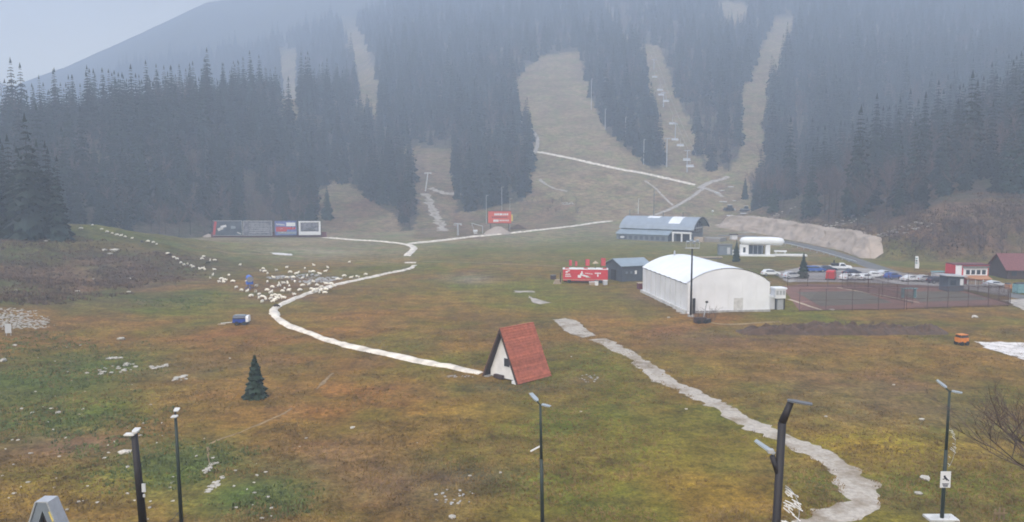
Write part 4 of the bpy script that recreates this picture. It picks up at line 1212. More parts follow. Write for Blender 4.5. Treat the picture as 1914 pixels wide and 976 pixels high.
# ------------------------------------------------------------------ base station with the vaulted roof
def base_station():
    F = hit(1292, 452); yaw = math.radians(-33)
    ax = Vector((math.cos(yaw), math.sin(yaw), 0)); ay = Vector((-math.sin(yaw), math.cos(yaw), 0))
    Ln, W = 29.0, 15.0
    o = thing('base_station', 'grey base station with vaulted metal roof and black arched end', 'station', (F.x, F.y, F.z - 0.2), yaw)
    # local: x from -Ln (left end) to 0 (arched right end); y from 0 (front) to W
    he, hp = 4.9, 9.0
    N = 14
    arc = [(W * i / N, he + (hp - he) * math.sin(math.pi * (0.06 + 0.9 * i / N)) ** 0.9) for i in range(N + 1)]
    arc = [(-0.7, he - 0.25)] + arc
    for k in range(6):
        x0, x1 = -Ln + (Ln + 1.2) * k / 6, -Ln + (Ln + 1.2) * (k + 1) / 6 - 0.015
        m = MB(); m.prism(arc + [(p[0], p[1] - 0.25) for p in reversed(arc)], 'x', x0, x1)
        m.build('roof_bay', 'steelroof', o)
    ed = MB(); ed.prism([(p[0], p[1] + 0.14) for p in arc] + [(p[0], p[1] - 0.5) for p in reversed(arc)], 'x', 1.22, 1.6); ed.build('arch_edge', 'black', o)
    def skylight(x0, x1, i0, i1):
        m = MB()
        for i in range(i0, i1):
            a, b = arc[i], arc[i + 1]
            m.quad((x0, a[0], a[1] + 0.05), (x1, a[0], a[1] + 0.05), (x1, b[0], b[1] + 0.05), (x0, b[0], b[1] + 0.05))
        m.build('skylight', 'membrane', o)
    skylight(-19.5, -14.5, 5, 8); skylight(-9.6, -5.0, 2, 9)
    w = MB().prism([(0, 0)] + [(p[0], p[1] - 0.26) for p in arc[1:]] + [(W, 0)], 'x', -Ln + 0.4, -1.0).build('wall', 'bluegrey', o)
    MB().prism([(1, 3.2)] + [(p[0], p[1] - 0.6) for p in arc[2:-1]] + [(W - 1, 3.2)], 'x', -0.99, -0.9).build('end_glazing', 'glass', w)
    for k in range(7): MB().box((-0.86, 2 + k * 1.9, 5.0), (0.06, 0.12, 3.4)).build('mullion', 'galv', w)
    MB().box((-0.85, W / 2, 4.9), (0.08, W - 2.5, 0.5)).build('end_band', 'carsilver', w)
    MB().box((-Ln / 2, -0.04, he - 0.75), (Ln - 1.5, 0.06, 0.8)).build('strip_window', 'glass', w)
    # lean-to along the front
    lt = MB().prism([(-4.0, 0), (0, 0), (0, 4.0), (-4.0, 2.5)], 'x', -Ln + 0.5, -7.6).build('lean_to', 'bluegrey', o)
    MB().prism([(-4.5, 2.42), (-0.05, 4.05), (-0.05, 4.22), (-4.5, 2.6)], 'x', -Ln + 0.2, -7.2).build('lean_to_roof', 'bluegrey_roof', lt)
    for k in range(9): MB().box((-Ln + 2 + 2.2 * k, -4.03, 1.2), (1.2, 0.06, 1.3)).build('shutter', 'slate', lt)
    MB().box((-Ln + 3.4, -5.0, 1.3), (1.4, 0.7, 0.5)).build('awning', 'white', lt)
    MB().box((-7.55, -2, 1.4), (0.06, 3.4, 2.8)).build('end_boards', 'slate', lt)
    # white portal frame under the right end
    for x in (-6.2, -2.8, 0.6):
        MB().box((x, -2.4, 1.7), (0.55, 0.4, 3.4)).build('portal_post', 'white', o)
    MB().box((-2.8, -2.4, 3.55), (7.6, 0.5, 0.6)).build('portal_beam', 'white', o)
    MB().box((-2.8, -1.1, 3.2), (7.0, 2.0, 0.25)).build('canopy', 'carsilver', o)
    MB().box((-2.8, -0.05, 1.5), (6.0, 0.08, 2.6)).build('entrance', 'dark', o)
    MB().box((2.6, 1.2, 1.0), (3.6, 1.6, 2.0)).build('terrace_wall', 'beige', o)
    MB().box((5.5, 6, 0.9), (9.0, 8.0, 1.4)).build('terrace', 'parking', o)
    for k in range(2): MB().tube((-14 + 8 * k, W * 0.45, hp - 0.5), (-14 + 8 * k, W * 0.45, hp + 1.7), 0.2, n=8).build('flue', 'greywood', o)
    # shed and terrace wall to the right
    p = hit(1356, 477)
    s = thing('shed', 'small blue-grey shed left of the slim green spruce', 'shed', p, -0.1)
    b = MB().box((0, 1.6, 1.5), (3.8, 3.2, 3.0)).build('wall', 'bluegrey', s)
    MB().box((0.9, -0.03, 1.3), (0.9, 0.06, 2.0)).build('door', 'carsilver', b)
    MB().box((0, 1.6, 3.08), (4.2, 3.6, 0.18)).build('roof', 'greywood', s)
    p = hit(1373, 448)
    s = thing('kiosk', 'tiny white kiosk with dark roof behind the slim spruce', 'kiosk', p, 0.1)
    MB().box((0, 1, 0.9), (2.2, 2, 1.8)).build('wall', 'white', s); MB().box((0, 1, 1.95), (2.8, 2.6, 0.3)).build('roof', 'darkwood', s)
base_station()

def lift_station():
    p = hit(1425, 479); yaw = math.radians(-8)
    o = thing('lift_station', 'chairlift station with rounded white capsule roof on pillars', 'lift station', p, yaw)
    Ln, r_, zc = 13.0, 1.2, 4.45
    m = MB(); NS, NR = 26, 16
    for i in range(NS + 1):
        t = i / NS * 2 - 1
        sc = (1 - abs(t) ** 9) ** 0.5 if abs(t) < 1 else 0.02
        sc = max(sc, 0.04)
        for k in range(NR):
            a = 6.283 * k / NR
            ca, sa = math.cos(a), math.sin(a)
            sg = lambda q, e: math.copysign(abs(q) ** e, q)
            m.v.append((t * Ln / 2, 1.6 * sc * sg(ca, 0.7) + 1.5, zc + r_ * sc * sg(sa, 0.7) - 0.25 * (t > 0.3) * (t - 0.3)))
    for i in range(NS):
        for k in range(NR):
            b = i * NR; k2 = (k + 1) % NR
            m.f.append((b + k, b + k2, b + NR + k2, b + NR + k))
    m.build('capsule_roof', 'membrane', o, smooth=True)
    for x, w in ((-5.2, 2.4), (1.6, 1.3)):
        MB().box((x, 1.2, 1.7), (w, 1.6, 3.2)).build('pillar', 'white', o)
    MB().box((-5.2, 0.37, 1.8), (0.7, 0.06, 1.5)).build('pillar_window', 'glass', o)
    MB().box((-1.9, 1.6, 1.75), (4.6, 1.8, 2.7)).build('cabin', 'glass', o)
    for k in range(4): MB().box((-3.9 + 1.3 * k, 0.66, 1.8), (0.12, 0.06, 2.7)).build('mullion', 'galv', o)
    MB().box((-1.5, 0.4, 0.25), (10, 3.0, 0.5)).build('platform', 'white', o)
    MB().box((8.2, 1.0, 0.35), (9.0, 3.0, 0.45)).build('landing_slab', 'plaster', o)
    MB().box((5.5, 2.0, 1.4), (3.6, 0.3, 0.5)).build('barrier', 'white', o)
    for k in range(2): MB().tube((4.2 + 2.6 * k, 2.0, 0.4), (4.2 + 2.6 * k, 2.0, 1.4), 0.1, n=6).build('barrier_post', 'white', o)
    MB().box((-7.5, 1.0, 0.9), (1.6, 1.4, 1.6), 0.3).build('fence_box', 'white', o)
    q = hit(1316, 484)
    t = thing('loading_ramp', 'long pale wooden ramp left of the slim spruce', 'ramp', q, 0.02)
    for k in range(8): MB().box((-4.5 + 1.3 * k, 0, 0.5), (1.22, 1.4, 0.2)).build('plank', 'beige', t)
    MB().box((0, 0, 0.2), (10, 1.0, 0.4)).build('base', 'greywood', t)
lift_station()

# ------------------------------------------------------------------ sand bank (cut slope) with its own relief
def cut_bank():
    mb = MB(); rows, n = 16, 90
    r = random.Random(5)
    for i in range(n + 1):
        y = 231 + (372 - 231) * i / n
        x0 = float(np.interp(y, BY, BX)) - 0.4
        endf = min(1, i / 4) * min(1, (n - i) / 10)
        top = (5.6 + 2.4 * float(fbm(y, 3.0, 8.0, 3)) - 1.0) * endf
        for k in range(rows + 1):
            t = k / rows
            z = gz(x0 - 1.2, y)
            bx = x0 + 3.6 * t + 2.4 * (float(fbm(y, t * 9 + 40, 4.0, 4)) - 0.5) * (1 if 0 < k < rows else 0.3)
            mb.v.append((bx, y + 0.4 * r.uniform(-1, 1), z - 0.1 + top * t ** 0.9 * (1 - 0.12 * math.sin(t * 3.14))))
        # cap running back into the hill
        y_ = mb.v[-1][1]; zt = mb.v[-1][2]
        mb.v.append((x0 + 6.6, y_, max(zt - 0.2, gz(x0 + 6.6, y_) - 0.3)))
        mb.v.append((x0 + 10.5, y_, gz(x0 + 10.5, y_) - 0.6))
    K = rows + 3
    for i in range(n):
        for k in range(K - 1):
            b = i * K + k; mb.f.append((b, b + 1, b + K + 1, b + K))
    structure(mb.build('sand_bank', 'sandbank', smooth=True))
cut_bank()
for k in range(46):
    u_ = 1350 + 290 * rnd.random(); y_ = 236 + 130 * rnd.random(); x_ = float(np.interp(y_, BY, BX)) + rnd.uniform(4.2, 9)
    shrub(Vector((x_, y_, gz(x_, y_) - 0.2)), rnd.uniform(0.5, 1.1), k, 'leafless brown shrub along the crest of the sand bank', 'shrubs along the sand bank crest')
# guard rail along the road below the bank
def guard_rail():
    pts_ = hits([(1400, 447), (1480, 461), (1540, 476), (1600, 494)])
    o = thing('guard_rail', 'low pale guard rail along the road below the sand bank', 'guard rail', pts_[0])
    m = MB()
    for a, b in zip(pts_, pts_[1:]):
        a = a - pts_[0]; b = b - pts_[0]
        m.tube(a + Vector((0, 0, .75)), b + Vector((0, 0, .75)), 0.14, n=6)
        n = int((b - a).length / 5)
        for k in range(n):
            q = a.lerp(b, k / n); MB().box(q + Vector((0, 0, .35)), (0.14, 0.14, 0.8)).build('post', 'galv', o)
    m.build('rail', 'galv', o)
guard_rail()

# ------------------------------------------------------------------ earth bank
def earth_bank():
    A = hit(1376, 622); B = hit(1772, 620)
    mb = MB(); n, K = 230, 17; r = random.Random(9)
    d = (B - A); d.z = 0; ln = d.length; d.normalize(); nn = Vector((-d.y, d.x, 0))
    for i in range(n + 1):
        t = i / n; p = A.lerp(B, t)
        e = min(1, t * 14, (1 - t) * 14)
        for k in range(K):
            s = k / (K - 1) * 2 - 1
            w = 2.4 * (0.8 + 0.5 * float(fbm(t * ln, 7.0, 6.0, 2)))
            q = p + nn * (s * w)
            hh = (1 - s * s) * (0.25 + 1.55 * float(fbm(t * ln, 20 + s * 2, 2.4, 4))) * e + 1.9 * (float(fbm(t * ln * 1.0, s * 3 + 60, 1.1, 3)) - 0.5) * (1 - abs(s)) * e
            mb.v.append((q.x, q.y, gz(q.x, q.y) + hh - 0.1))
    for i in range(n):
        for k in range(K - 1):
            b = i * K + k; mb.f.append((b, b + 1, b + K + 1, b + K))
    o = mb.build('earth_bank', 'soil')
    tag(o, 'long lumpy brown earth bank in the meadow before the courts', 'earth bank')
    for k in range(26):
        q = A.lerp(B, rnd.uniform(.03, .97)) + nn * rnd.uniform(-1.2, 1.4); q.z = gz(q.x, q.y) + 0.5
        shrub(q, rnd.uniform(.25, .5), k, 'small dry shrub growing on the brown earth bank', 'shrubs on the earth bank')
earth_bank()

# ------------------------------------------------------------------ tennis courts and fences
structure(sheet('court_surface', P2W([(1462, 536), (1500, 531), (1770, 534), (1890, 570), (1690, 577), (1494, 581)]), 'courtred', 0.05, 4.0))
structure(sheet('court_surface', P2W([(1488, 547), (1608, 545), (1668, 567), (1534, 573)]), 'courtgreen', 0.09, 4.0))
structure(sheet('court_surface', P2W([(1668, 546), (1790, 545), (1852, 561), (1722, 565)]), 'courtgreen', 0.09, 4.0))
for a, b in (((1566, 538), (1718, 566)), ((1476, 560), (1536, 580))):
    pa, pb = hit(*a), hit(*b)
    structure(ribbon('court_kerb', [(pa.x, pa.y), (pb.x, pb.y)], 0.7, 'beige', 0.06, 0.12, 1.5, 0.1, 33))
M['fencebrown'] = simple('rusty_fence', (0.075, 0.04, 0.034), 0.8, var=0.2)
def fence(a, b, h, label, every=4.0, mesh_mat='darkred'):
    A, B = hit(*a), hit(*b); d = B - A; n = max(2, int(d.length / every))
    o = thing('court_fence', label, 'fence', A)
    z = lambda t: gz(A.x + d.x * t, A.y + d.y * t) - A.z
    for k in range(n + 1):
        t = k / n
        MB().tube((d.x * t, d.y * t, z(t) - 0.2), (d.x * t, d.y * t, z(t) + h), 0.05, n=6).build('post', 'fencebrown', o)
    m = MB()
    for hh in (0.15, h * 0.5, h): m.tube((0, 0, z(0) + hh), (d.x, d.y, z(1) + hh), 0.03, n=4)
    m.build('rail', 'fencebrown', o)
    net = MB(); step = 0.32; N = int(d.length / step); r = 0.019
    for k in range(N):
        t0 = k / N; t1 = min(1, (k + h / step) / N); f = (t1 - t0) * N * step / h
        net.tube((d.x * t0, d.y * t0, z(t0) + .1), (d.x * t1, d.y * t1, z(t1) + .1 + (h - .1) * f), r, n=3, cap=False)
        net.tube((d.x * t0, d.y * t0, z(t0) + h), (d.x * t1, d.y * t1, z(t1) + h - (h - .1) * f), r, n=3, cap=False)
    net.build('net', 'fencebrown', o)
fence((1494, 582), (1690, 579), 3.8, 'wire fence along the near side of the left tennis court')
fence((1694, 579), (1884, 573), 3.8, 'wire fence along the near side of the right tennis court')
fence((1472, 536), (1772, 537), 3.0, 'wire fence along the far side of the tennis courts')
fence((1574, 538), (1706, 568), 3.0, 'wire fence dividing the two tennis courts')
fence((1776, 537), (1888, 570), 3.0, 'wire fence along the right side of the tennis courts')
def court_hut(u, v):
    p = hit(u, v); t = thing('shelter', 'low pale green shelter on the right tennis court', 'shelter', p, 0.1)
    for s in (-1.2, 1.2): MB().box((s, 0, 0.9), (0.1, 0.9, 1.8)).build('side', 'teal', t)
    MB().box((0, 0, 1.85), (2.9, 1.2, 0.12)).build('roof', 'teal', t); MB().box((0, 0.4, 0.5), (2.3, 0.4, 0.1)).build('bench', 'greywood', t)
court_hut(1698, 557)

# ------------------------------------------------------------------ vehicles
def car(u, v, rz, mat, label, L_=4.3, style='hatch', group=None):
    p = hit(u, v); p = Vector((p.x, p.y, p.z + 0.1))
    o = thing('parked_car', label, 'van' if style == 'van' else 'truck' if style == 'pickup' else 'car', p, rz, group)
    W = 1.75 if style != 'van' else 1.95
    h = L_ / 2
    prof = {'hatch': [(-h, .35), (-h + .05, .85), (-h + .35, 1.0), (-h + .7, 1.42), (-.1, 1.5), (.55, 1.38), (1.05, .98), (h - .25, .84), (h, .62), (h, .35)],
            'sedan': [(-h, .35), (-h, .85), (-h + .75, .98), (-h + 1.35, 1.4), (-.1, 1.46), (.5, 1.36), (1.1, .96), (h - .2, .82), (h, .6), (h, .35)],
            'van': [(-h, .35), (-h, 1.95), (-h + .2, 2.1), (h - 1.5, 2.1), (h - .85, 1.2), (h - .1, 1.0), (h, .6), (h, .35)],
            'pickup': [(-h, .5), (-h, 1.0), (-.3, 1.02), (-.2, 1.7), (.9, 1.72), (1.4, 1.15), (h - .1, 1.0), (h, .7), (h, .5)]}[style]
    m = MB(); n = len(prof); zmax = max(q[1] for q in prof)
    for sy, off in ((-1, 0), (1, 0)):
        for x, z in prof:
            tuck = 0.16 * max(0, (z - 0.95) / (zmax - 0.95)) if z > 0.95 else 0
            m.v.append((x, sy * (W / 2 - tuck), z))
    for i in range(n):
        j = (i + 1) % n; m.f.append((i, j, n + j, n + i))
    m.f.append(tuple(reversed(range(n)))); m.f.append(tuple(range(n, 2 * n)))
    me = m.mesh('car_body')
    bm = bmesh.new(); bm.from_mesh(me); bmesh.ops.bevel(bm, geom=bm.edges[:], offset=0.05, segments=2, affect='EDGES', clamp_overlap=True); bm.to_mesh(me); bm.free()
    body = link('body', me, mat, o)
    g = {'hatch': (-h + .75, .5), 'sedan': (-h + 1.35, .45), 'van': (h - 1.45, h - 1.0), 'pickup': (-.1, .95)}[style]
    zt = zmax - 0.14; zb = 1.0 if style != 'van' else 1.3
    for sy in (-1, 1):
        y0 = sy * (W / 2 - 0.0); y1 = sy * (W / 2 - 0.13)
        m = MB(); xs = (g[0], g[0] + .2, g[1] - .05, g[1] + .38)
        m.quad((xs[0], y0 + sy * .012, zb), (xs[3], y0 + sy * .012, zb), (xs[2], y1 + sy * .012, zt), (xs[1], y1 + sy * .012, zt))
        m.quad((xs[0], y0 - sy * .03, zb), (xs[3], y0 - sy * .03, zb), (xs[2], y1 - sy * .03, zt), (xs[1], y1 - sy * .03, zt))
        m.build('side_window', 'glass', body)
    fx = {'hatch': (.57, 1.03), 'sedan': (.52, 1.08), 'van': (h - 1.45, h - .9), 'pickup': (.93, 1.36)}[style]
    m = MB(); m.quad((fx[0], -.62, zmax - .12), (fx[0], .62, zmax - .12), (fx[1], .72, zb + .03), (fx[1], -.72, zb + .03))
    for k in range(4): m.v[k] = (m.v[k][0] + .03, m.v[k][1], m.v[k][2] + .02)
    m.build('windscreen', 'glass', body)
    for sx in (-h + .8, h - .8):
        for sy in (-1, 1):
            w = MB().tube((sx, sy * (W / 2 - .2), .32), (sx, sy * (W / 2 + .015), .32), .32, n=14).build('wheel', 'tyre', o)
            MB().tube((sx, sy * (W / 2 + .0), .32), (sx, sy * (W / 2 + .03), .32), .19, n=10).build('rim', 'galv', w)
    for sy in (-1, 1):
        MB().box((h - .06, sy * (W / 2 - .28), .68), (.12, .34, .16)).build('headlight', 'carsilver', body)
        MB().box((-h + .05, sy * (W / 2 - .2), .78), (.12, .26, .2)).build('tail_light', 'carred', body)
    return o
car(1512, 509, 0.1, 'bluetarp', 'blue car parked left of the dark spruce', 4.4)
car(1524, 509, -0.05, 'bluetarp', 'brighter blue car parked right of the dark spruce', 4.6, 'hatch')
car(1546, 508, 0.0, 'navy', 'dark navy car parked between the blue and red cars', 4.5, 'sedan')
car(1553, 523, 1.1, 'carred', 'red van parked nose-in at the centre of the row', 4.6, 'van')
car(1583, 524, 0.7, 'carwhite', 'white hatchback parked next to the red van', 4.2)
car(1599, 524, 0.1, 'carwhite', 'low white car between two white hatchbacks', 4.2, 'sedan')
car(1617, 524, 0.5, 'carwhite', 'rightmost white hatchback of the three in a row', 4.2)
car(1570, 505, -0.25, 'carwhite', 'white pickup truck with dark load parked behind the row', 5.4, 'pickup')
car(1702, 527, 0.15, 'carwhite', 'white sedan parked alone right of the feather flag', 4.4, 'sedan')
car(1752, 530, 0.1, 'navy', 'dark car parked left of the small grey booth', 4.3, 'hatch')
car(1858, 538, 0.05, 'carsilver', 'silver sedan parked right of the red and white kiosk', 4.5, 'sedan')
car(1440, 516, 0.0, 'carwhite', 'white car half hidden behind the hall roof', 4.2, 'hatch')
car(1480, 521, 0.2, 'carsilver', 'silver hatchback parked left of the dark spruce near the fence', 4.1)
car(1652, 517, 0.35, 'carsilver', 'silver car parked behind the white hatchbacks beside the road', 4.3, 'sedan')
car(1634, 520, -0.2, 'carwhite', 'white car second from the left behind the hatchback row', 4.3, 'sedan')
car(1668, 522, 0.4, 'bluetarp', 'blue hatchback parked alone beside the road', 4.0)
car(1728, 527, 0.2, 'carsilver', 'silver hatchback between the white sedan and the dark car', 4.1)
car(1592, 515, 0.3, 'navy', 'dark car behind the white hatchback row', 4.4, 'sedan')
def truck_load():
    p = hit(1566, 505)
    t = thing('cargo', 'dark machine loaded on the white pickup', 'cargo', (p.x - 0.8, p.y, p.z + 1.1), -0.25)
    MB().box((0, 0, 0.35), (1.8, 1.3, 0.6)).build('body', 'black', t); MB().tube((-.2, 0, .6), (-.2, 0, 1.4), .16, n=8).build('stack', 'black', t)
truck_load()

# feather flag, booths, kiosk, house
def feather_flag():
    p = hit(1713, 508); h = 30 * p.y / FPX
    o = thing('feather_flag', 'white feather flag standing behind the parking lot', 'flag', p, -0.2)
    MB().tube((-.45, 0, 0), (-.45, 0, h), .04, n=6).build('pole', 'black', o)
    m = MB()
    for i in range(9):
        t = i / 8; w = 0.95 * (1 - 0.18 * t) + 0.1 * math.sin(t * 5)
        m.v += [(-.42, 0.05 * math.sin(6 * t), .9 + (h - 1) * t), (-.42 + w, 0.12 * math.sin(5 * t + 1), .75 + (h - .85) * t)]
    for i in range(8): m.f.append((2 * i, 2 * i + 1, 2 * i + 3, 2 * i + 2))
    f = m.build('flag', 'white', o, smooth=True)
    for k in range(3): MB().box((-.12, -.09, h * .55 + .55 * k), (.42, .03, .34), 0.0).build('print', ['teal', 'posterdark', 'teal'][k], f)
feather_flag()
def booth():
    p = hit(1786, 545)
    o = thing('booth', 'small dark booth with pale flat roof by the right court', 'booth', p, 0.1)
    b = MB().box((0, 1.4, 1.55), (3.4, 2.8, 3.1)).build('wall', 'slate', o)
    MB().box((-.3, 1.2, 3.2), (4.6, 3.6, 0.22), 0, Matrix.Rotation(0.06, 3, 'Y')).build('roof', 'carsilver', o)
    MB().box((1.2, -.04, 1.9), (.7, .06, 1.3)).build('notice', 'white', b); MB().box((-.6, -.04, 1.8), (1.2, .06, 1.0)).build('window', 'glass', b)
    p = hit(1752, 524)
    o = thing('rubbish_container', 'pale green container standing behind the dark car', 'container', p, 0.05)
    MB().box((0, 0, .95), (2.2, 1.6, 1.9)).build('body', 'dirtywhite', o); MB().box((0.2, 0, 1.98), (2.9, 1.8, .16)).build('lid', 'teal', o)
booth()
def kiosk():
    p = hit(1815, 531)
    o = thing('kiosk', 'red and white kiosk with brown awning at the far right', 'kiosk', p, 0.0)
    W, h = 7.2, 4.1
    b = MB().box((0, 2, h / 2), (W, 4, h)).build('wall', 'red', o)
    MB().box((-2.9, -.06, 3.1), (1.3, .12, 2.2)).build('panel', 'white', b); MB().box((.75, -.06, 2.75), (5.2, .12, 1.7)).build('panel', 'white', b)
    for k in range(4): 
        f = MB().box((-.9 + 1.15 * k, -.14, 2.6), (.8, .06, .95)).build('window', 'glass', b)
    MB().box((0.2, 1.9, h + .1), (W + .2, 4.2, .2)).build('roof', 'darkred', o)
    MB().box((.6, -.4, h - .35), (5.6, .3, .35)).build('sign_beam', 'greywood', o)
    MB().prism([(-2.0, 1.35), (0, 1.85), (0, 1.7), (-2.0, 1.2)], 'x', -2.0, 3.4).build('awning', 'orangebrown', o)
    for k in range(4): MB().box((-1.8 + 1.65 * k, -1.9, .6), (.12, .12, 1.25)).build('awning_post', 'white', o)
    MB().box((.8, -1.5, .5), (5.0, .5, .9)).build('counter', 'beige', o)
kiosk()
def red_house():
    p = hit(1912, 522)
    o = thing('house', 'dark house with maroon roof cut off by the right edge', 'house', p, -0.08)
    W, D, h, rs = 13, 8, 2.4, 3.0
    b = MB().prism([(0, 0), (D, 0), (D, h), (D / 2, h + rs - .2), (0, h)], 'x', -3.5, W).build('wall', 'darkwood', o)
    for s in (0, 1):
        y0 = -.6 if s == 0 else D + .6; zz = h - .6 * rs / (D / 2)
        MB().prism([(y0, zz), (D / 2, h + rs), (D / 2, h + rs + .16), (y0, zz + .16)], 'x', -4.1, W + .5).build('roof_slope', 'maroon', o)
    for k in range(4): MB().box((-2 + 3.2 * k, -.05, 1.3), (1.1, .08, 1.1)).build('window', 'glass', b)
red_house()
def green_bin(u, v, mat, label, s=(1.4, 1.1, 1.3)):
    p = hit(u, v); o = thing('rubbish_bin', label, 'bin', p, 0.2)
    MB().box((0, 0, s[2] / 2 + .08), s).build('body', mat, o); MB().prism([(-s[1] / 2, s[2] + .08), (s[1] / 2, s[2] + .08), (0.2, s[2] + .35)], 'x', -s[0] / 2, s[0] / 2).build('lid', 'black', o)
    for sx in (-.5, .5): MB().tube((sx, -.4, .1), (sx, -.3, .1), .1, n=8).build('wheel', 'tyre', o)
green_bin(1906, 548, 'teal', 'green rubbish bin at the right edge below the maroon roof', (2.2, 1.4, 1.8))
green_bin(1884, 541, 'orangebrown', 'small brown bin right of the silver sedan', (1.0, .9, 1.0))
for k in range(4):
    q = hit(1866 + 10 * k, 548 + k); shrub(q, .45, k, 'small dark shrub below the silver sedan', 'shrubs at the lot edge')

# orange spreader in the meadow
def spreader():
    p = hit(1797, 645); o = thing('spreader', 'small orange machine with black top alone in the right meadow', 'machine', p, 0.3)
    MB().box((0, 0, .75), (1.3, 1.1, .65)).build('body', 'orange', o)
    MB().prism([(-.55, 1.07), (.55, 1.07), (.4, 1.4), (-.4, 1.4)], 'x', -.6, .6).build('hood', 'black', o)
    MB().box((0, 0, 1.45), (1.2, .95, .1)).build('canopy', 'orange', o)
    for sx in (-.45, .45):
        for sy in (-.5, .5): MB().tube((sx, sy - .1, .3), (sx, sy + .1, .3), .3, n=12).build('wheel', 'tyre', o)
    MB().tube((.6, 0, .5), (1.3, 0, .4), .05, n=6).build('drawbar', 'black', o)
spreader()

# ------------------------------------------------------------------ snow guns and trailer by the flock
M['bluegun'] = simple('bright_blue_paint', (0.03, 0.13, 0.55), 0.45, var=0.1)
def snow_gun(u, v, label, rz):
    p = hit(u, v); o = thing('snow_gun', label, 'snow gun', p, rz)
    MB().tube((0, -.5, 2.0), (0, .9, 2.3), .7, .55, 16).build('barrel', 'bluegun', o, smooth=False)
    MB().tube((0, -.56, 1.98), (0, -.5, 2.0), .66, .66, 16).build('nozzle_ring', 'galv', o)
    MB().box((0, .2, 1.25), (1.3, .9, .6)).build('housing', 'bluegun', o)
    MB().tube((0, .2, .2), (0, .2, 2.9), .09, n=8).build('mast', 'galv', o)
    for a in (0.5, 2.6, 4.7): MB().tube((0, .2, .7), (1.0 * math.cos(a), .2 + 1.0 * math.sin(a), 0), .07, n=6).build('leg', 'blue', o)
    MB().tube((-.35, .1, 1.0), (-.35, .1, .0), .06, n=6).build('hose', 'black', o)
snow_gun(467, 540, 'blue snow gun standing among the sheep', 0.5)
def hose_trailer():
    p = hit(451, 607); o = thing('trailer', 'blue covered trailer with white end and drawbar by the track bend', 'trailer', p, 0.08)
    m = MB()
    prof = [(-.75, .55), (-.75, 1.15), (-.55, 1.5), (.55, 1.5), (.75, 1.15), (.75, .55)]
    m.prism([(a, b) for a, b in prof], 'x', -1.1, .8); bd = m.build('body', 'navy', o)
    MB().box((-.15, -.77, .72), (1.9, .05, .5)).build('side_panel', 'blue', bd)
    MB().box((-.15, 0, 1.53), (1.6, .7, .08)).build('hatch', 'bluegrey_roof', o)
    MB().prism([(a * .95, b * .97) for a, b in prof], 'x', .82, 1.25).build('end_cap', 'white', o)
    MB().box((0, 0, .42), (2.5, 1.1, .16)).build('chassis', 'black', o)
    for sy in (-.7, .7):
        for sx in (-.5, .6): MB().tube((sx, sy - .1, .32), (sx, sy + .1, .32), .32, n=12).build('wheel', 'tyre', o)
    MB().tube((-1.2, 0, .4), (-3.0, -.2, .3), .07, n=6).build('drawbar', 'dirtywhite', o)
    MB().box((-2.9, -.2, .15), (1.1, .25, .12)).build('skid', 'beige', o)
hose_trailer()
def marker(u, v, hpx, label):
    p = hit(u, v); h = hpx * p.y / FPX
    o = thing('marker_board', label, 'marker', p, 0.2)
    MB().box((0, 0, h * .6), (h * .45, .08, h * .75)).build('board', 'carsilver', o)
    for s in (-1, 1): MB().tube((s * h * .16, 0.06, 0), (s * h * .16, .06, h * .9), .04, n=6).build('post', 'galv', o)
marker(16, 628, 24, 'pale upright board beside the stone field at the left edge')

# ------------------------------------------------------------------ sheep
def sheep_mesh(name, graze, seed, dark):
    me = bpy.data.meshes.new(name)
    V = [(0, 0, .62), (.38, 0, .66), (-.38, 0, .64), (-.52, 0, .6)]
    E = [(0, 1), (0, 2), (2, 3)]
    R = [(.27, .27), (.25, .26), (.26, .27), (.12, .14)]
    def add(p, parent, r):
        V.append(p); E.append((parent, len(V) - 1)); R.append((r, r)); return len(V) - 1
    if graze:
        a = add((.58, 0, .6), 1, .15); b = add((.74, .03, .38), a, .095); c = add((.86, .05, .2), b, .06)
    else:
        a = add((.55, 0, .86), 1, .15); b = add((.68, .04, .98), a, .11); c = add((.88, .08, .92), b, .065)
    add((V[b][0] - .02, .17 + V[b][1], V[b][2] + .03), b, .035); add((V[b][0] - .02, -.17 + V[b][1], V[b][2] + .03), b, .035)
    for root, sx in ((1, .36), (2, -.36)):
        for sy in (-1, 1):
            k = add((sx, sy * .15, .42), root, .085)
            k2 = add((sx + (.02 if sx > 0 else -.05), sy * .16, .22), k, .045)
            add((sx + (.02 if sx > 0 else .0), sy * .16, 0.0), k2, .04)
    add((-.6, 0, .45), 3, .05)
    me.from_pydata(V, E, []); me.update()
    o = bpy.data.objects.new(name, me); COL.objects.link(o)
    sk = o.modifiers.new('skin', 'SKIN'); sk.use_smooth_shade = True
    for i, d in enumerate(me.skin_vertices[0].data):
        d.radius = R[i]; d.use_root = (i == 0)
    ss = o.modifiers.new('sub', 'SUBSURF'); ss.levels = 1; ss.render_levels = 1
    dg = bpy.context.evaluated_depsgraph_get(); dg.update()
    res = bpy.data.meshes.new_from_object(o.evaluated_get(dg))
    bpy.data.objects.remove(o)
    res.name = name; res.materials.clear()
    res.materials.append(M['wooldark' if dark else 'wool']); res.materials.append(M['wooldark' if dark else 'face'])
    for p in res.polygons:
        c = p.center
        p.material_index = 1 if (c.z < .33 and c.x < .6) or c.x > .7 else 0
        p.use_smooth = True
    return res
SHEEP = [sheep_mesh('sheep', True, 1, False), sheep_mesh('sheep', False, 2, False)]
DSHEEP = sheep_mesh('sheep', True, 3, True)
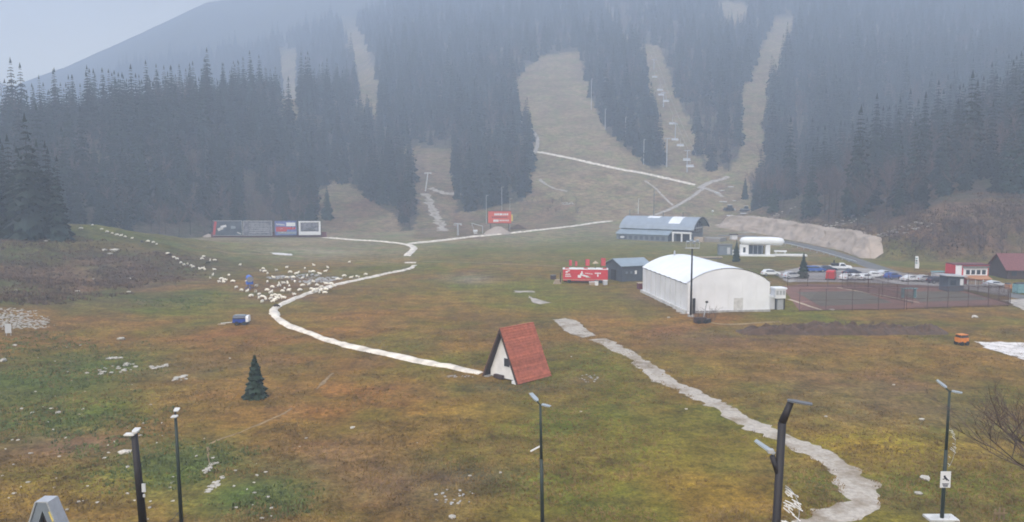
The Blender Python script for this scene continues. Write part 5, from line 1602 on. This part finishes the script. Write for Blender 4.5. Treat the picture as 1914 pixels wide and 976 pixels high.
flock = {
 'knoll': ([(152, 430), (173, 423), (190, 431), (200, 436), (210, 439), (218, 442), (226, 443), (234, 445), (247, 448), (277, 454), (293, 459), (287, 456)],
           'cream sheep in the single file along the crest of the knoll', 'sheep filing over the knoll'),
 'upper': ([(313, 477), (325, 484), (331, 487), (338, 494), (344, 498), (351, 496), (357, 499), (361, 502), (373, 506), (383, 507), (378, 505), (381, 482), (378, 487), (393, 490), (401, 489), (401, 507)],
           'cream sheep in the file descending from the knoll to the flock', 'sheep descending from the knoll'),
 'near': ([(393, 523), (398, 517), (428, 518), (436, 529), (452, 546), (462, 529), (410, 530), (414, 525), (418, 531), (421, 527), (442, 541)],
          'cream sheep left of the blue snow gun', 'sheep left of the blue snow gun'),
 'stones': ([(487, 509), (492, 505), (495, 510), (559, 512), (554, 515), (579, 512), (585, 511), (512, 522), (526, 523), (537, 522), (565, 523), (586, 530), (522, 534), (530, 533), (538, 533), (522, 538), (541, 538), (565, 537), (479, 538), (548, 522), (574, 519), (500, 514), (517, 508), (543, 512), (570, 505), (598, 515), (500, 530), (551, 530), (577, 535), (593, 536), (509, 540), (532, 543)],
            'cream sheep grazing around the strip of pale stones', 'sheep around the pale stones'),
 'bend': ([(470, 557), (485, 555), (491, 558), (484, 561), (497, 563), (506, 551), (514, 555), (506, 562), (519, 561), (510, 567), (530, 561), (514, 564), (508, 557), (521, 556), (550, 554), (478, 549), (500, 546), (528, 548), (540, 547), (560, 546), (462, 548), (490, 568)],
          'cream sheep in the tight bunch at the bend of the pale track', 'sheep bunched at the track bend'),
 'track': ([(643, 519), (656, 522), (667, 520), (671, 521), (684, 516), (631, 525), (610, 534), (618, 534), (601, 541), (618, 542), (582, 544), (592, 545), (609, 545), (597, 550), (607, 551), (586, 548), (601, 547), (625, 538)],
           'cream sheep along the straight of the pale track', 'sheep along the pale track'),
}
sr = random.Random(44)
def put_sheep(u, v, me, label, group):
    p = hit(u, v)
    o = link('sheep', me, None, None, p, sr.uniform(0, 6.28))
    s = sr.uniform(0.74, 0.92); o.scale = (s, s, s)
    return tag(o, label, 'sheep', group)
for key, (pts_, lab, grp) in flock.items():
    for u, v in pts_:
        g = sr.random() < 0.6
        put_sheep(u, v, SHEEP[0 if g else 1], lab.replace('cream sheep', 'cream sheep head down' if g else 'cream sheep head up'), grp + (' head down' if g else ' head up'))
for u, v, lab in [(449, 498, 'lone cream sheep on the green above the blue snow gun'), (536, 503, 'lone cream sheep above the left end of the stones'), (587, 499, 'lone cream sheep farthest up above the stones'),
                  (613, 503, 'cream sheep above its neighbour right of the stones'), (608, 510, 'cream sheep just below another right of the stones'), (653, 493, 'lone cream sheep below the faint footpath right of the flock')]:
    put_sheep(u, v, SHEEP[1], lab, None)
    
for u, v, lab in [(516, 576, 'black sheep standing on the bend of the pale track'), (389, 494, 'black sheep beside the upper file of sheep'), (265, 454, 'black sheep in the gap of the file on the knoll'), (317, 478, 'black sheep at the head of the descending file')]:
    put_sheep(u, v, DSHEEP, lab, None)

# ------------------------------------------------------------------ billboards
def billboard_row():
    A = hit(398, 443); B = hit(598, 440)
    y = 318.0
    A = at_dist(398, 443, y); B = at_dist(598, 440, y + 2)
    d = B - A; d.z = 0; ang = math.atan2(d.y, d.x)
    px = y / FPX
    specs = [(398, 451, 'posterdark', 'dark billboard with pale animal shape, leftmost of the row'), (454, 506, 'postergrey', 'dark billboard with faint text lines, second of the row'),
             (512, 552, 'posterblue', 'blue and red poster billboard, third of the row'), (556, 597, 'white', 'white-framed billboard with grey photo, rightmost of the row')]
    for i, (u0, u1, mat, lab) in enumerate(specs):
        w = (u1 - u0) * px; xc = ((u0 + u1) / 2 - CX) * px
        t = ((u0 + u1) / 2 - 398) / 200; yc = y + 2 * t
        g = gz(xc, yc); h = 5.6
        o = thing('billboard', lab, 'billboard', (xc, yc, g), ang)
        z0 = 0.9
        b = MB().box((0, 0, z0 + h / 2), (w, .25, h)).build('panel', 'white' if i == 3 else mat, o)
        for sx in (-w / 2 + .6, w / 2 - .6): MB().box((sx, .35, (z0 + h) / 2 - .3), (.25, .3, z0 + h)).build('post', 'darkred', o)
        f = 'galv' if i < 2 else ('navy' if i == 2 else 'black')
        MB().box((0, -.02, z0 + h + .08), (w + .3, .32, .16)).build('frame_top', f, o); MB().box((0, -.02, z0 - .08), (w + .3, .32, .16)).build('frame_bottom', f, o)
        for s in (-1, 1): MB().box((s * (w / 2 + .08), -.02, z0 + h / 2), (.15, .3, h)).build('frame_side', 'darkred' if i == 0 and s < 0 else f, o)
        def pr(x, z, ww, hh, m, rot=0.0, nm='print'): MB().box((x * w, -.15, z0 + z * h), (ww * w, .04, hh * h), 0, Matrix.Rotation(rot, 3, 'Y')).build(nm, m, b)
        if i == 0:
            pr(-.44, .5, .08, .95, 'redtext', .15); pr(-.25, .45, .2, .2, 'dirtywhite', -.4); pr(-.14, .62, .2, .16, 'white', -.2); pr(.2, .55, .16, .2, 'bluegrey_roof'); pr(.4, .14, .14, .08, 'dirtywhite', .4)
        elif i == 1:
            for k in range(5): pr(0.05, .2 + .15 * k, .7, .03, 'galv')
        elif i == 2:
            pr(.24, .76, .42, .26, 'white'); pr(-.25, .75, .4, .1, 'carsilver', .1); pr(-.2, .42, .5, .34, 'redtext'); pr(.25, .48, .4, .16, 'carred'); pr(0.05, .16, .84, .16, 'bluegrey_roof'); pr(-.2, .45, .12, .06, 'white'); pr(.34, .5, .05, .14, 'white', .3); pr(-.1, .2, .2, .06, 'white')
        else:
            pr(0, .58, .82, .64, 'postergrey'); pr(.05, .42, .55, .14, 'carsilver', -.12); pr(0, .33, .8, .06, 'bluegrey'); pr(.15, .56, .12, .14, 'white'); 
    m = thing('board_fence', 'dark red board fence behind the row of billboards', 'fence', (0, 0, 0))
    for k in range(58):
        u = 394 + 3.7 * k; xc = (u - CX) * px; yc = y + 0.8 + 2 * (u - 398) / 200
        MB().box((xc, yc, gz(xc, yc) + 1.0), (.74, .08, 2.2), ang).build('board', 'darkred', m)
billboard_row()

def red_billboard():
    p = hit(934, 434); px = p.y / FPX
    o = thing('billboard', 'orange-red billboard on posts at the foot of the wood', 'billboard', p, -0.03)
    w, h, z0 = 43 * px, 22 * px, 17 * px
    b = MB().box((0, 0, z0 + h / 2), (w, .3, h)).build('panel', 'posterred', o)
    MB().box((0, -.03, z0 + h + .1), (w + .3, .4, .25)).build('frame_top', 'darkred', o)
    MB().box((0, -.03, z0 - .1), (w + .3, .4, .2)).build('frame_bottom', 'darkred', o)
    for s in (-.4, .4): MB().box((s * w, .3, (z0 + h) / 2 - .2), (.35, .3, z0 + h)).build('post', 'darkwood', o)
    def pr(x, z, ww, hh, m='white'): MB().box((x * w, -.17, z0 + z * h), (ww * w, .04, hh * h)).build('lettering', m, b)
    for k in range(4): pr(-.2 + .08 * k, .74, .06, .18)
    for k in range(4): pr(.1 + .08 * k, .74, .06, .16)
    for k in range(8): pr(-.3 + .085 * k, .5, .06, .1, 'darkred')
    for k in range(3): pr(-.24 + .08 * k, .2, .07, .2)
    for k in range(6): pr(.02 + .07 * k, .22, .05, .12)
    MB().box((w / 2 + .35, -.05, z0 + h * .45), (.6, .3, h * .55)).build('side_lamp', 'yellow', o)
red_billboard()

# ------------------------------------------------------------------ drag lift, heaps, lamp posts on the slope
def t_pylon(u, v, hpx, label, wpx=13, mat='galv', lean=0.0):
    p = hit(u, v); px = p.y / FPX; h = hpx * px
    o = thing('lift_pylon', label, 'pylon', p)
    MB().tube((0, 0, -.3), (lean * h, 0, h), .42, .3, 8).build('mast', mat, o)
    c = MB().box((lean * h, 0, h + .1), (wpx * px, .5, .5)).build('crossarm', mat, o)
    for s in (-1, 1): MB().box((lean * h + s * wpx * px * .42, 0, h - .3), (.9, .3, .35)).build('sheave', 'galv', c)
    return o
t_pylon(795, 357, 33, 'white T-shaped drag lift pylon above the muddy cut', 13, 'dirtywhite', .16)
t_pylon(856, 440, 21, 'grey T-shaped pylon at the bottom of the muddy cut', 14, 'galv')
def hoop(u0, u1, v, label):
    a = hit(u0, v); b = hit(u1, v); d = b - a
    o = thing('start_gate', label, 'gate', a)
    h = 17 * a.y / FPX
    MB().tube((d.x, d.y, 0), (d.x, d.y, h * .85), .14, n=6).build('post', 'galv', o)
    MB().tube((0, 0, h * 1.15), (d.x, d.y, h * .85), .13, n=6).build('beam', 'galv', o)
    MB().tube((0, 0, h * .85), (0, 0, h * 1.2), .1, n=6).build('arm', 'galv', o)
    MB().tube((d.x * .3, d.y * .3, 0), (0, 0, h * 1.1), .1, n=6).build('brace', 'galv', o)
hoop(882, 902, 437, 'pale metal start gate between the pylon and the sand heap')
def heap(u0, u1, v, hpx, mat, label, name='sand_heap'):
    p = hit((u0 + u1) / 2, v); px = p.y / FPX; R_ = (u1 - u0) / 2 * px; h = hpx * px
    bm = bmesh.new(); bmesh.ops.create_grid(bm, x_segments=22, y_segments=22, size=1.0)
    for vv in bm.verts:
        d = math.hypot(vv.co.x, vv.co.y)
        vv.co.z = h * max(0, 1 - d) ** 0.75 * (0.8 + 0.4 * float(fbm(vv.co.x * 3 + u0, vv.co.y * 3, 0.8, 3))) - (0.15 if d > .95 else 0)
        vv.co.x *= R_; vv.co.y *= R_ * .8
    me = bpy.data.meshes.new(name); bm.to_mesh(me); bm.free()
    o = link(name, me, mat, None, p); tag(o, label, 'heap')
heap(904, 956, 437, 15, 'sandheap', 'conical sand heap below the orange-red billboard')
heap(378, 402, 443, 6, 'sandheap', 'low pale heap at the left end of the billboards')
heap(950, 985, 428, 8, 'soil', 'low brown heap right of the sand heap', 'earth_heap')
p_ = hit(885, 438)
o_ = thing('snow_gun', 'small white covered snow gun under the start gate', 'snow gun', p_, 0.2)
MB().tube((0, 0, 1.2), (1.6, .2, 1.4), .55, .45, 12).build('barrel', 'white', o_); MB().box((.8, 0, .45), (1.4, .7, .6)).build('base', 'dirtywhite', o_)
for k in range(3): MB().tube((.8, 0, .5), (.8 + .7 * math.cos(2.1 * k), .7 * math.sin(2.1 * k), 0), .06, n=6).build('leg', 'galv', o_)
def slim_post(u, v, top, label, mat='galv', r=.13, head=True, group=None, name='slope_lamp'):
    p = hit(u, v); h = (v - top) * p.y / FPX
    o = thing(name, label, 'lamp post', p, 0, group)
    MB().tube((0, 0, -.3), (0, 0, h), r, r * .7, 8).build('pole', mat, o)
    if head:
        MB().box((.45, 0, h + .05), (1.1, .4, .2)).build('lamp_head', mat, o)
    return o
slim_post(909, 418, 366, 'left grey lamp post behind the orange-red billboard', r=.16)
slim_post(938, 410, 350, 'right grey lamp post behind the orange-red billboard', r=.16)
slim_post(953, 430, 372, 'thin pole right of the orange-red billboard', r=.11)
names = ['farthest', 'second farthest', 'third', 'fourth', 'nearest']
for k, (u, v, t) in enumerate([(1105, 205, 150), (1131, 242, 205), (1169, 258, 220), (1189, 276, 242), (1203, 308, 262)]):
    slim_post(u, v, t, '%s of the five pale posts along the right edge of the piste' % names[k], 'carsilver', .22, True, 'posts along the piste')
slim_post(1222, 404, 352, 'dark post with a box behind the base station', 'greywood', .25, False)
slim_post(1193, 400, 372, 'short post with white dot behind the station roof', 'dirtywhite', .2, True)
slim_post(1177, 412, 392, 'short dark post left behind the station roof', 'greywood', .3, True)
def chair(p, label, s=1.0):
    o = thing('lift_chair', label, 'chair', p, 0.1, 'chairs hanging on the lift')
    MB().box((0, 0, .0), (3.2 * s, .8 * s, .22 * s)).build('seat', 'white', o)
    MB().box((0, .4 * s, .5 * s), (3.2 * s, .15 * s, .9 * s)).build('backrest', 'carsilver', o)
    MB().tube((0, .2 * s, .9 * s), (0, .2 * s, 3.4 * s), .1 * s, n=6).build('hanger', 'galv', o)
def chairlift():
    base = hit(1284, 322); topp = hit(1212, 92)
    pyl = [(1284, 322, 40), (1246, 312, 52), (1262, 262, 30), (1240, 200, 26), (1222, 130, 18)]
    tops = []
    nm = ['lowest right', 'lowest left', 'second', 'third', 'uppermost']
    for k, (u, v, hp) in enumerate(pyl):
        o = t_pylon(u, v, hp, '%s pylon of the chairlift in the forest cut' % nm[k], 10 if k < 2 else 8, 'galv')
        p = hit(u, v); tops.append(p + Vector((0, 0, hp * p.y / FPX)))
    for k, (u, v) in enumerate([(1290, 312), (1272, 273), (1284, 300), (1257, 232), (1245, 190), (1236, 178), (1234, 169), (1224, 145), (1262, 262)]):
        g = hit(u, v + 20)
        chair(at_dist(u, v, g.y - 4), 'pale chairlift seat %s' % ['lowest on the line', 'third from the bottom', 'second from the bottom, near the pylon', 'fifth from the bottom', 'sixth from the bottom', 'seventh from the bottom', 'eighth from the bottom', 'highest on the line', 'fourth from the bottom'][k], 1.35)
    a = at_dist(1296, 300, hit(1296, 322).y - 4); b = at_dist(1218, 100, hit(1218, 118).y)
    for s, lab in ((-1.6, 'left'), (1.6, 'right')):
        m = MB(); n = 16; prev = None
        for i in range(n + 1):
            t = i / n; q = a.lerp(b, t) + Vector((s, 0, 3 - 4 * math.sin(math.pi * t)))
            q.z = max(q.z, gz(q.x, q.y) + 6)
            if prev is not None: m.tube(prev, q, .06, n=4, cap=False)
            prev = q
        o = m.build('lift_cable', 'galv'); tag(o, '%s haul cable of the chairlift' % lab, 'cable')
chairlift()
# parked snow machines and crates right of the piste foot
def parked_bits():
    bits = [(1362, 394, 'snow_machine', 'dark snow groomer parked left of the young spruces', 'black'), (1392, 396, 'snow_machine', 'dark snow groomer parked right before the young spruces', 'bluegrey')]
    for u, v, nm, lab, mat in bits:
        p = hit(u, v); o = thing(nm, lab, 'snow groomer', p, 0.2 if u < 1380 else -0.1)
        MB().box((0, 0, 1.1), (4.2, 2.2, 1.0)).build('body', mat, o)
        c = MB().box((.6, 0, 2.2), (1.8, 2.0, 1.3)).build('cab', 'glass', o); MB().box((.6, 0, 2.9), (2.0, 2.1, .15)).build('cab_roof', 'white', c)
        for s in (-1, 1): MB().prism([(-2.2, .15), (2.0, .15), (2.4, .6), (2.0, .95), (-2.2, .95), (-2.5, .55)], 'y', s * 1.0 - .35, s * 1.0 + .35).build('track', 'tyre', o)
        MB().box((2.9, 0, .6), (.3, 3.6, 1.0)).build('blade', 'white', o)
    for u, v, w, lab in [(1349, 357, 2.4, 'white panel lying above the slope track'), (1392, 400, 4.0, 'long white panel lying before the right groomer'), (1340, 361, 2.0, 'pale panel at the track fork'), (1365, 404, 3.2, 'flat pale panel lying before the left groomer'),
                         (1352, 378, 3.4, 'heap of white sheeting beside the slope track'), (1366, 350, 3.0, 'topmost white panel at the forest edge'), (1372, 376, 1.4, 'white box behind the left groomer')]:
        p = hit(u, v); o = thing('panel_stack', lab, 'panel', p, rnd.uniform(-.3, .3))
        for k in range(2): MB().box((.05 * k, .06 * k, .12 + .24 * k), (w, 1.4, .2)).build('panel', 'white', o)
    p = hit(1332, 402); o = thing('marker_ball', 'white round marker on a short post behind the arched roof', 'marker', p)
    MB().tube((0, 0, 0), (0, 0, 1.4), .08, n=6).build('post', 'galv', o)
    bm = bmesh.new(); bmesh.ops.create_icosphere(bm, subdivisions=2, radius=.6); me = bpy.data.meshes.new('ball'); bm.to_mesh(me); bm.free()
    link('ball', me, 'white', o, (0, 0, 1.8))
parked_bits()

# ------------------------------------------------------------------ foreground street lamps
def lamp(u_base_hint, y, top_uv, label, kind, mat, lean=0.0):
    top = at_dist(top_uv[0], top_uv[1], y)
    x = top.x - lean; zb = gz(x, y); h = top.z - zb
    o = thing('street_lamp', label, 'street lamp', (x, y, zb))
    return o, h
def head(o, base, tip, w, mat='ledhead', th=.09):
    base = Vector(base); tip = Vector(tip); d = (tip - base); ln = d.length; d.normalize()
    side = d.cross(Vector((0, 0, 1))).normalized() * (w / 2); upv = side.cross(d).normalized() * th
    if upv.z < 0: upv = -upv
    m = MB()
    pr = [(0.0, .6), (.25, 1.0), (1.0, .92)]
    for t, s in pr:
        c = base + d * ln * t
        for sg, k in ((-1, 0), (1, 0), (1, 1), (-1, 1)): m.v.append(tuple(c + side * s * sg + upv * k * (1 if t < 1 else .6)))
    for i in range(2):
        for k in range(4):
            b = 4 * i; m.f.append((b + k, b + (k + 1) % 4, b + 4 + (k + 1) % 4, b + 4 + k))
    m.f.append((3, 2, 1, 0)); m.f.append((8, 9, 10, 11))
    h = m.build('lamp_head', mat, o)
    u = MB(); c0 = base + d * ln * .35 - upv * .12; c1 = base + d * ln * .92 - upv * .12
    u.quad(c0 - side * .75, c0 + side * .75, c1 + side * .7, c1 - side * .7); u.quad(c0 - side * .75 - upv * .2, c1 - side * .7 - upv * .2, c1 + side * .7 - upv * .2, c0 + side * .75 - upv * .2)
    u.build('lens', 'dirtywhite', h)
def lamp_double(y, u_top, v_top, label, u_foot, sign=False):
    top = at_dist(u_top, v_top, y); foot = at_dist(u_foot, 976, y)
    lean = (top.x - foot.x) / (top.z - foot.z)
    zb = gz(top.x, y); h = top.z - zb; x0 = top.x - lean * h
    o = thing('street_lamp', label, 'street lamp', (x0, y, zb))
    dx = lean * h
    MB().tube((0, 0, -.3), (dx * .55, 0, h * .55), .13, .11, 10).build('pole', 'lampgreen', o, smooth=True)
    MB().tube((dx * .55, 0, h * .55), (dx, 0, h), .10, .075, 10).build('upper_pole', 'lampgreen', o, smooth=True)
    a = Vector((dx, 0, h))
    MB().tube(a, a + Vector((-.22, .1, .22)), .055, .05, 8).build('arm', 'lampgreen', o); MB().tube(a, a + Vector((.12, -.05, .02)), .055, .05, 8).build('arm', 'lampgreen', o)
    head(o, a + Vector((-.2, .08, .2)), a + Vector((-.62, .5, .62)), .34); head(o, a + Vector((.1, -.04, .0)), a + Vector((.62, -.35, -.02)), .3)
    return o, h, lean
o, h, ln_ = lamp_double(50.0, 1010, 757, 'dark green two-headed street lamp at the bottom centre', 1014)
MB().box((ln_ * h * .62 - .38, 0, h * .62 + .1), (.7, .05, .09), 0, Matrix.Rotation(-.5, 3, 'Y')).build('banner_arm', 'white', o)
base_p = hit(1762, 972)
o, h, ln_ = lamp_double(base_p.y, 1775, 732, 'dark green two-headed street lamp with a white sign at the right', 1760)
px = base_p.y / FPX
MB().box((0, .1, .05), (1.9, 1.0, .22)).build('base_slab', 'dirtywhite', o)
zs = (976 - 893) * px; xs_ = ln_ * zs - .02
sg = MB().box((xs_, -.18, zs), (.66, .04, 1.08)).build('sign', 'white', o)
for bx_, bz_, bw, bh, rt in [(-.08, .22, .12, .12, 0), (.0, .1, .12, .34, -.7), (.1, .02, .3, .07, .7), (-.08, .06, .24, .06, -.3), (0, -.28, .42, .05, 0), (.0, -.37, .34, .05, 0), (0.0, -.45, .28, .04, 0)]:
    MB().box((xs_ + bx_, -.21, zs + bz_), (bw, .015, bh), 0, Matrix.Rotation(rt, 3, 'Y')).build('pictogram', 'navy', sg)
def deco(parent_x, parent_y, z0, z1, w, label, n, seed):
    r = random.Random(seed)
    o = thing('light_decoration', label, 'decoration', (parent_x, parent_y, z0))
    H_ = z1 - z0
    fr = MB(); prev = None
    for i in range(17):
        t = i / 16; q = Vector((w * math.sin(math.pi * t) ** .7, 0, H_ * t))
        if prev is not None: fr.tube(prev, q, .012, n=4, cap=False)
        prev = q
    fr.build('frame', 'galv', o)
    for k in range(n):
        t = r.uniform(.04, .96); q = Vector((r.uniform(.1, 1.0) * w * math.sin(math.pi * t) ** .7, -.02, H_ * t)); a = r.uniform(-1, -.3)
        e_ = Vector((math.cos(a), 0, math.sin(a))) * r.uniform(.06, .16)
        MB().tube(q - e_, q + e_, .016, n=5).build('light_tube', 'white', o)
deco(base_p.x + ln_ * 5 + .12, base_p.y - .05, base_p.z + 3.6, base_p.z + 6.2, .38, 'string of white ornament lights on the right lamp above its sign', 14, 2)

# thick lamp with bent top near the camera
def thick_lamp():
    y = 22.0
    P = lambda u, v: at_dist(u, v, y)
    f = P(1451, 976); k1 = P(1462, 790); t = P(1478, 752)
    sl = (k1.x - f.x) / (k1.z - f.z); zb = gz(f.x, y); x0 = f.x - sl * (f.z - zb)
    o = thing('street_lamp', 'thick dark street lamp with bent top and lower side arm', 'street lamp', (x0, y, zb))
    O = Vector((x0, y, zb)); R_ = lambda p: p - O
    MB().tube((0, 0, -.3), R_(k1), .125, .112, 14).build('pole', 'lampdark', o, smooth=True)
    MB().tube(R_(k1), R_(t), .112, .09, 14).build('bent_top', 'lampdark', o, smooth=True)
    head(o, R_(P(1473, 751)) + Vector((-.02, 0, .02)), R_(P(1512, 752)) + Vector((0, -.25, 0)), .22, 'headdark', .05)
    a = P(1457, 890); b = P(1443, 852)
    MB().tube(R_(a), R_(b), .10, .075, 12).build('side_arm', 'lampdark', o, smooth=True)
    head(o, R_(P(1447, 850)), R_(P(1417, 830)) + Vector((0, .3, 0)), .22, 'ledhead', .05)
    MB().box(R_(P(1440, 847)) + Vector((0, 0, .06)), (.16, .16, .1)).build('bracket', 'galv', o)
    d0 = P(1463, 972); d1 = P(1463, 905)
    deco(d0.x, y - .12, d0.z - .5, d1.z, .42, 'white ornament lights hanging on the thick street lamp', 34, 3)
thick_lamp()
def left_lamps():
    y = 27.0; P = lambda u, v: at_dist(u, v, y)
    f = P(267, 976); t = P(251, 812)
    sl = (t.x - f.x) / (t.z - f.z); zb = gz(f.x, y); x0 = f.x - sl * (f.z - zb); O = Vector((x0, y, zb))
    o = thing('street_lamp', 'thick dark street lamp with flat head at the lower left', 'street lamp', O)
    MB().tube((0, 0, -.3), f - O, .15, .14, 14).build('pole', 'lampdark', o, smooth=True)
    MB().tube(f - O, t - O, .14, .11, 14).build('upper_pole', 'lampdark', o, smooth=True)
    head(o, (t - O) + Vector((.05, -.1, .06)), (t - O) + Vector((.0, .3, .12)), .22, 'dirtywhite', .06); MB().box((t - O) + Vector((-.12, -.05, .02)), (.34, .24, .05)).build('bracket', 'dirtywhite', o)
    b = P(270, 910)
    MB().box((b - O) + Vector((.02, -.1, 0)), (.13, .03, .3)).build('tag_plate', 'carsilver', o); MB().box((b - O) + Vector((.02, -.1, -.28)), (.07, .03, .1)).build('tag_plate', 'carsilver', o)
    y = 45.0; P2 = lambda u, v: at_dist(u, v, y)
    f = P2(339, 976); t = P2(328, 778)
    sl = (t.x - f.x) / (t.z - f.z); zb = gz(f.x, y); x0 = f.x - sl * (f.z - zb); O = Vector((x0, y, zb))
    o = thing('street_lamp', 'slim dark green street lamp with two stacked heads at the lower left', 'street lamp', O)
    MB().tube((0, 0, -.3), f - O, .13, .12, 12).build('pole', 'lampgreen', o, smooth=True); MB().tube(f - O, t - O, .115, .08, 12).build('upper_pole', 'lampgreen', o, smooth=True)
    T_ = t - O
    MB().tube(T_, T_ + Vector((0, .0, .25)), .06, n=8).build('neck', 'black', o)
    head(o, T_ + Vector((.0, .05, .22)), T_ + Vector((-.02, .4, .36)), .3, 'dirtywhite', .07); head(o, T_ + Vector((.04, -.02, .02)), T_ + Vector((.06, -.45, .03)), .34, 'dirtywhite', .07)
    a = P2(336, 955); b = at_dist(296, 980, y - 2)
    w = MB(); prev = None
    for i in range(9):
        q = a.lerp(b, i / 8) - Vector((0, 0, .25 * math.sin(math.pi * i / 8)))
        if prev is not None: w.tube(prev, q, .02, n=5, cap=False)
        prev = q
    far_end = b
    c = w.build('power_cable', 'black'); tag(c, 'thin black cable sagging from the slim left lamp', 'cable')
left_lamps()
# small wooden stakes in the lower right corner
def stakes():
    p = hit(1868, 974); o = thing('fence_stub', 'brown wooden stakes in the lower right corner', 'fence', p, 0.1)
    for k in range(3): MB().box((-.35 + .35 * k, .04 * k, .4), (.1, .08, .85 + .1 * (k % 2))).build('stake', 'footpath', o)
    MB().box((0, -.07, .55), (.95, .04, .1)).build('crosspiece', 'footpath', o)
stakes()

# ------------------------------------------------------------------ the hazy air
def haze_box():
    mb = MB(); z0, z1 = -40.0, 640.0
    mb.box((0, 905, (z0 + z1) / 2), (4600, 2020, z1 - z0))
    m = bpy.data.materials.new('haze'); m.use_nodes = True
    nt = m.node_tree; nt.nodes.clear()
    out = nt.nodes.new('ShaderNodeOutputMaterial'); pv = nt.nodes.new('ShaderNodeVolumePrincipled')
    pv.inputs['Color'].default_value = (0.69, 0.815, 1.0, 1)
    pv.inputs['Density'].default_value = HAZE_DENSITY
    pv.inputs['Anisotropy'].default_value = 0.0
    nt.links.new(pv.outputs[0], out.inputs['Volume'])
    o = mb.build('haze', m)
    stuff(o, 'pale blue morning haze filling the valley', 'haze')
haze_box()
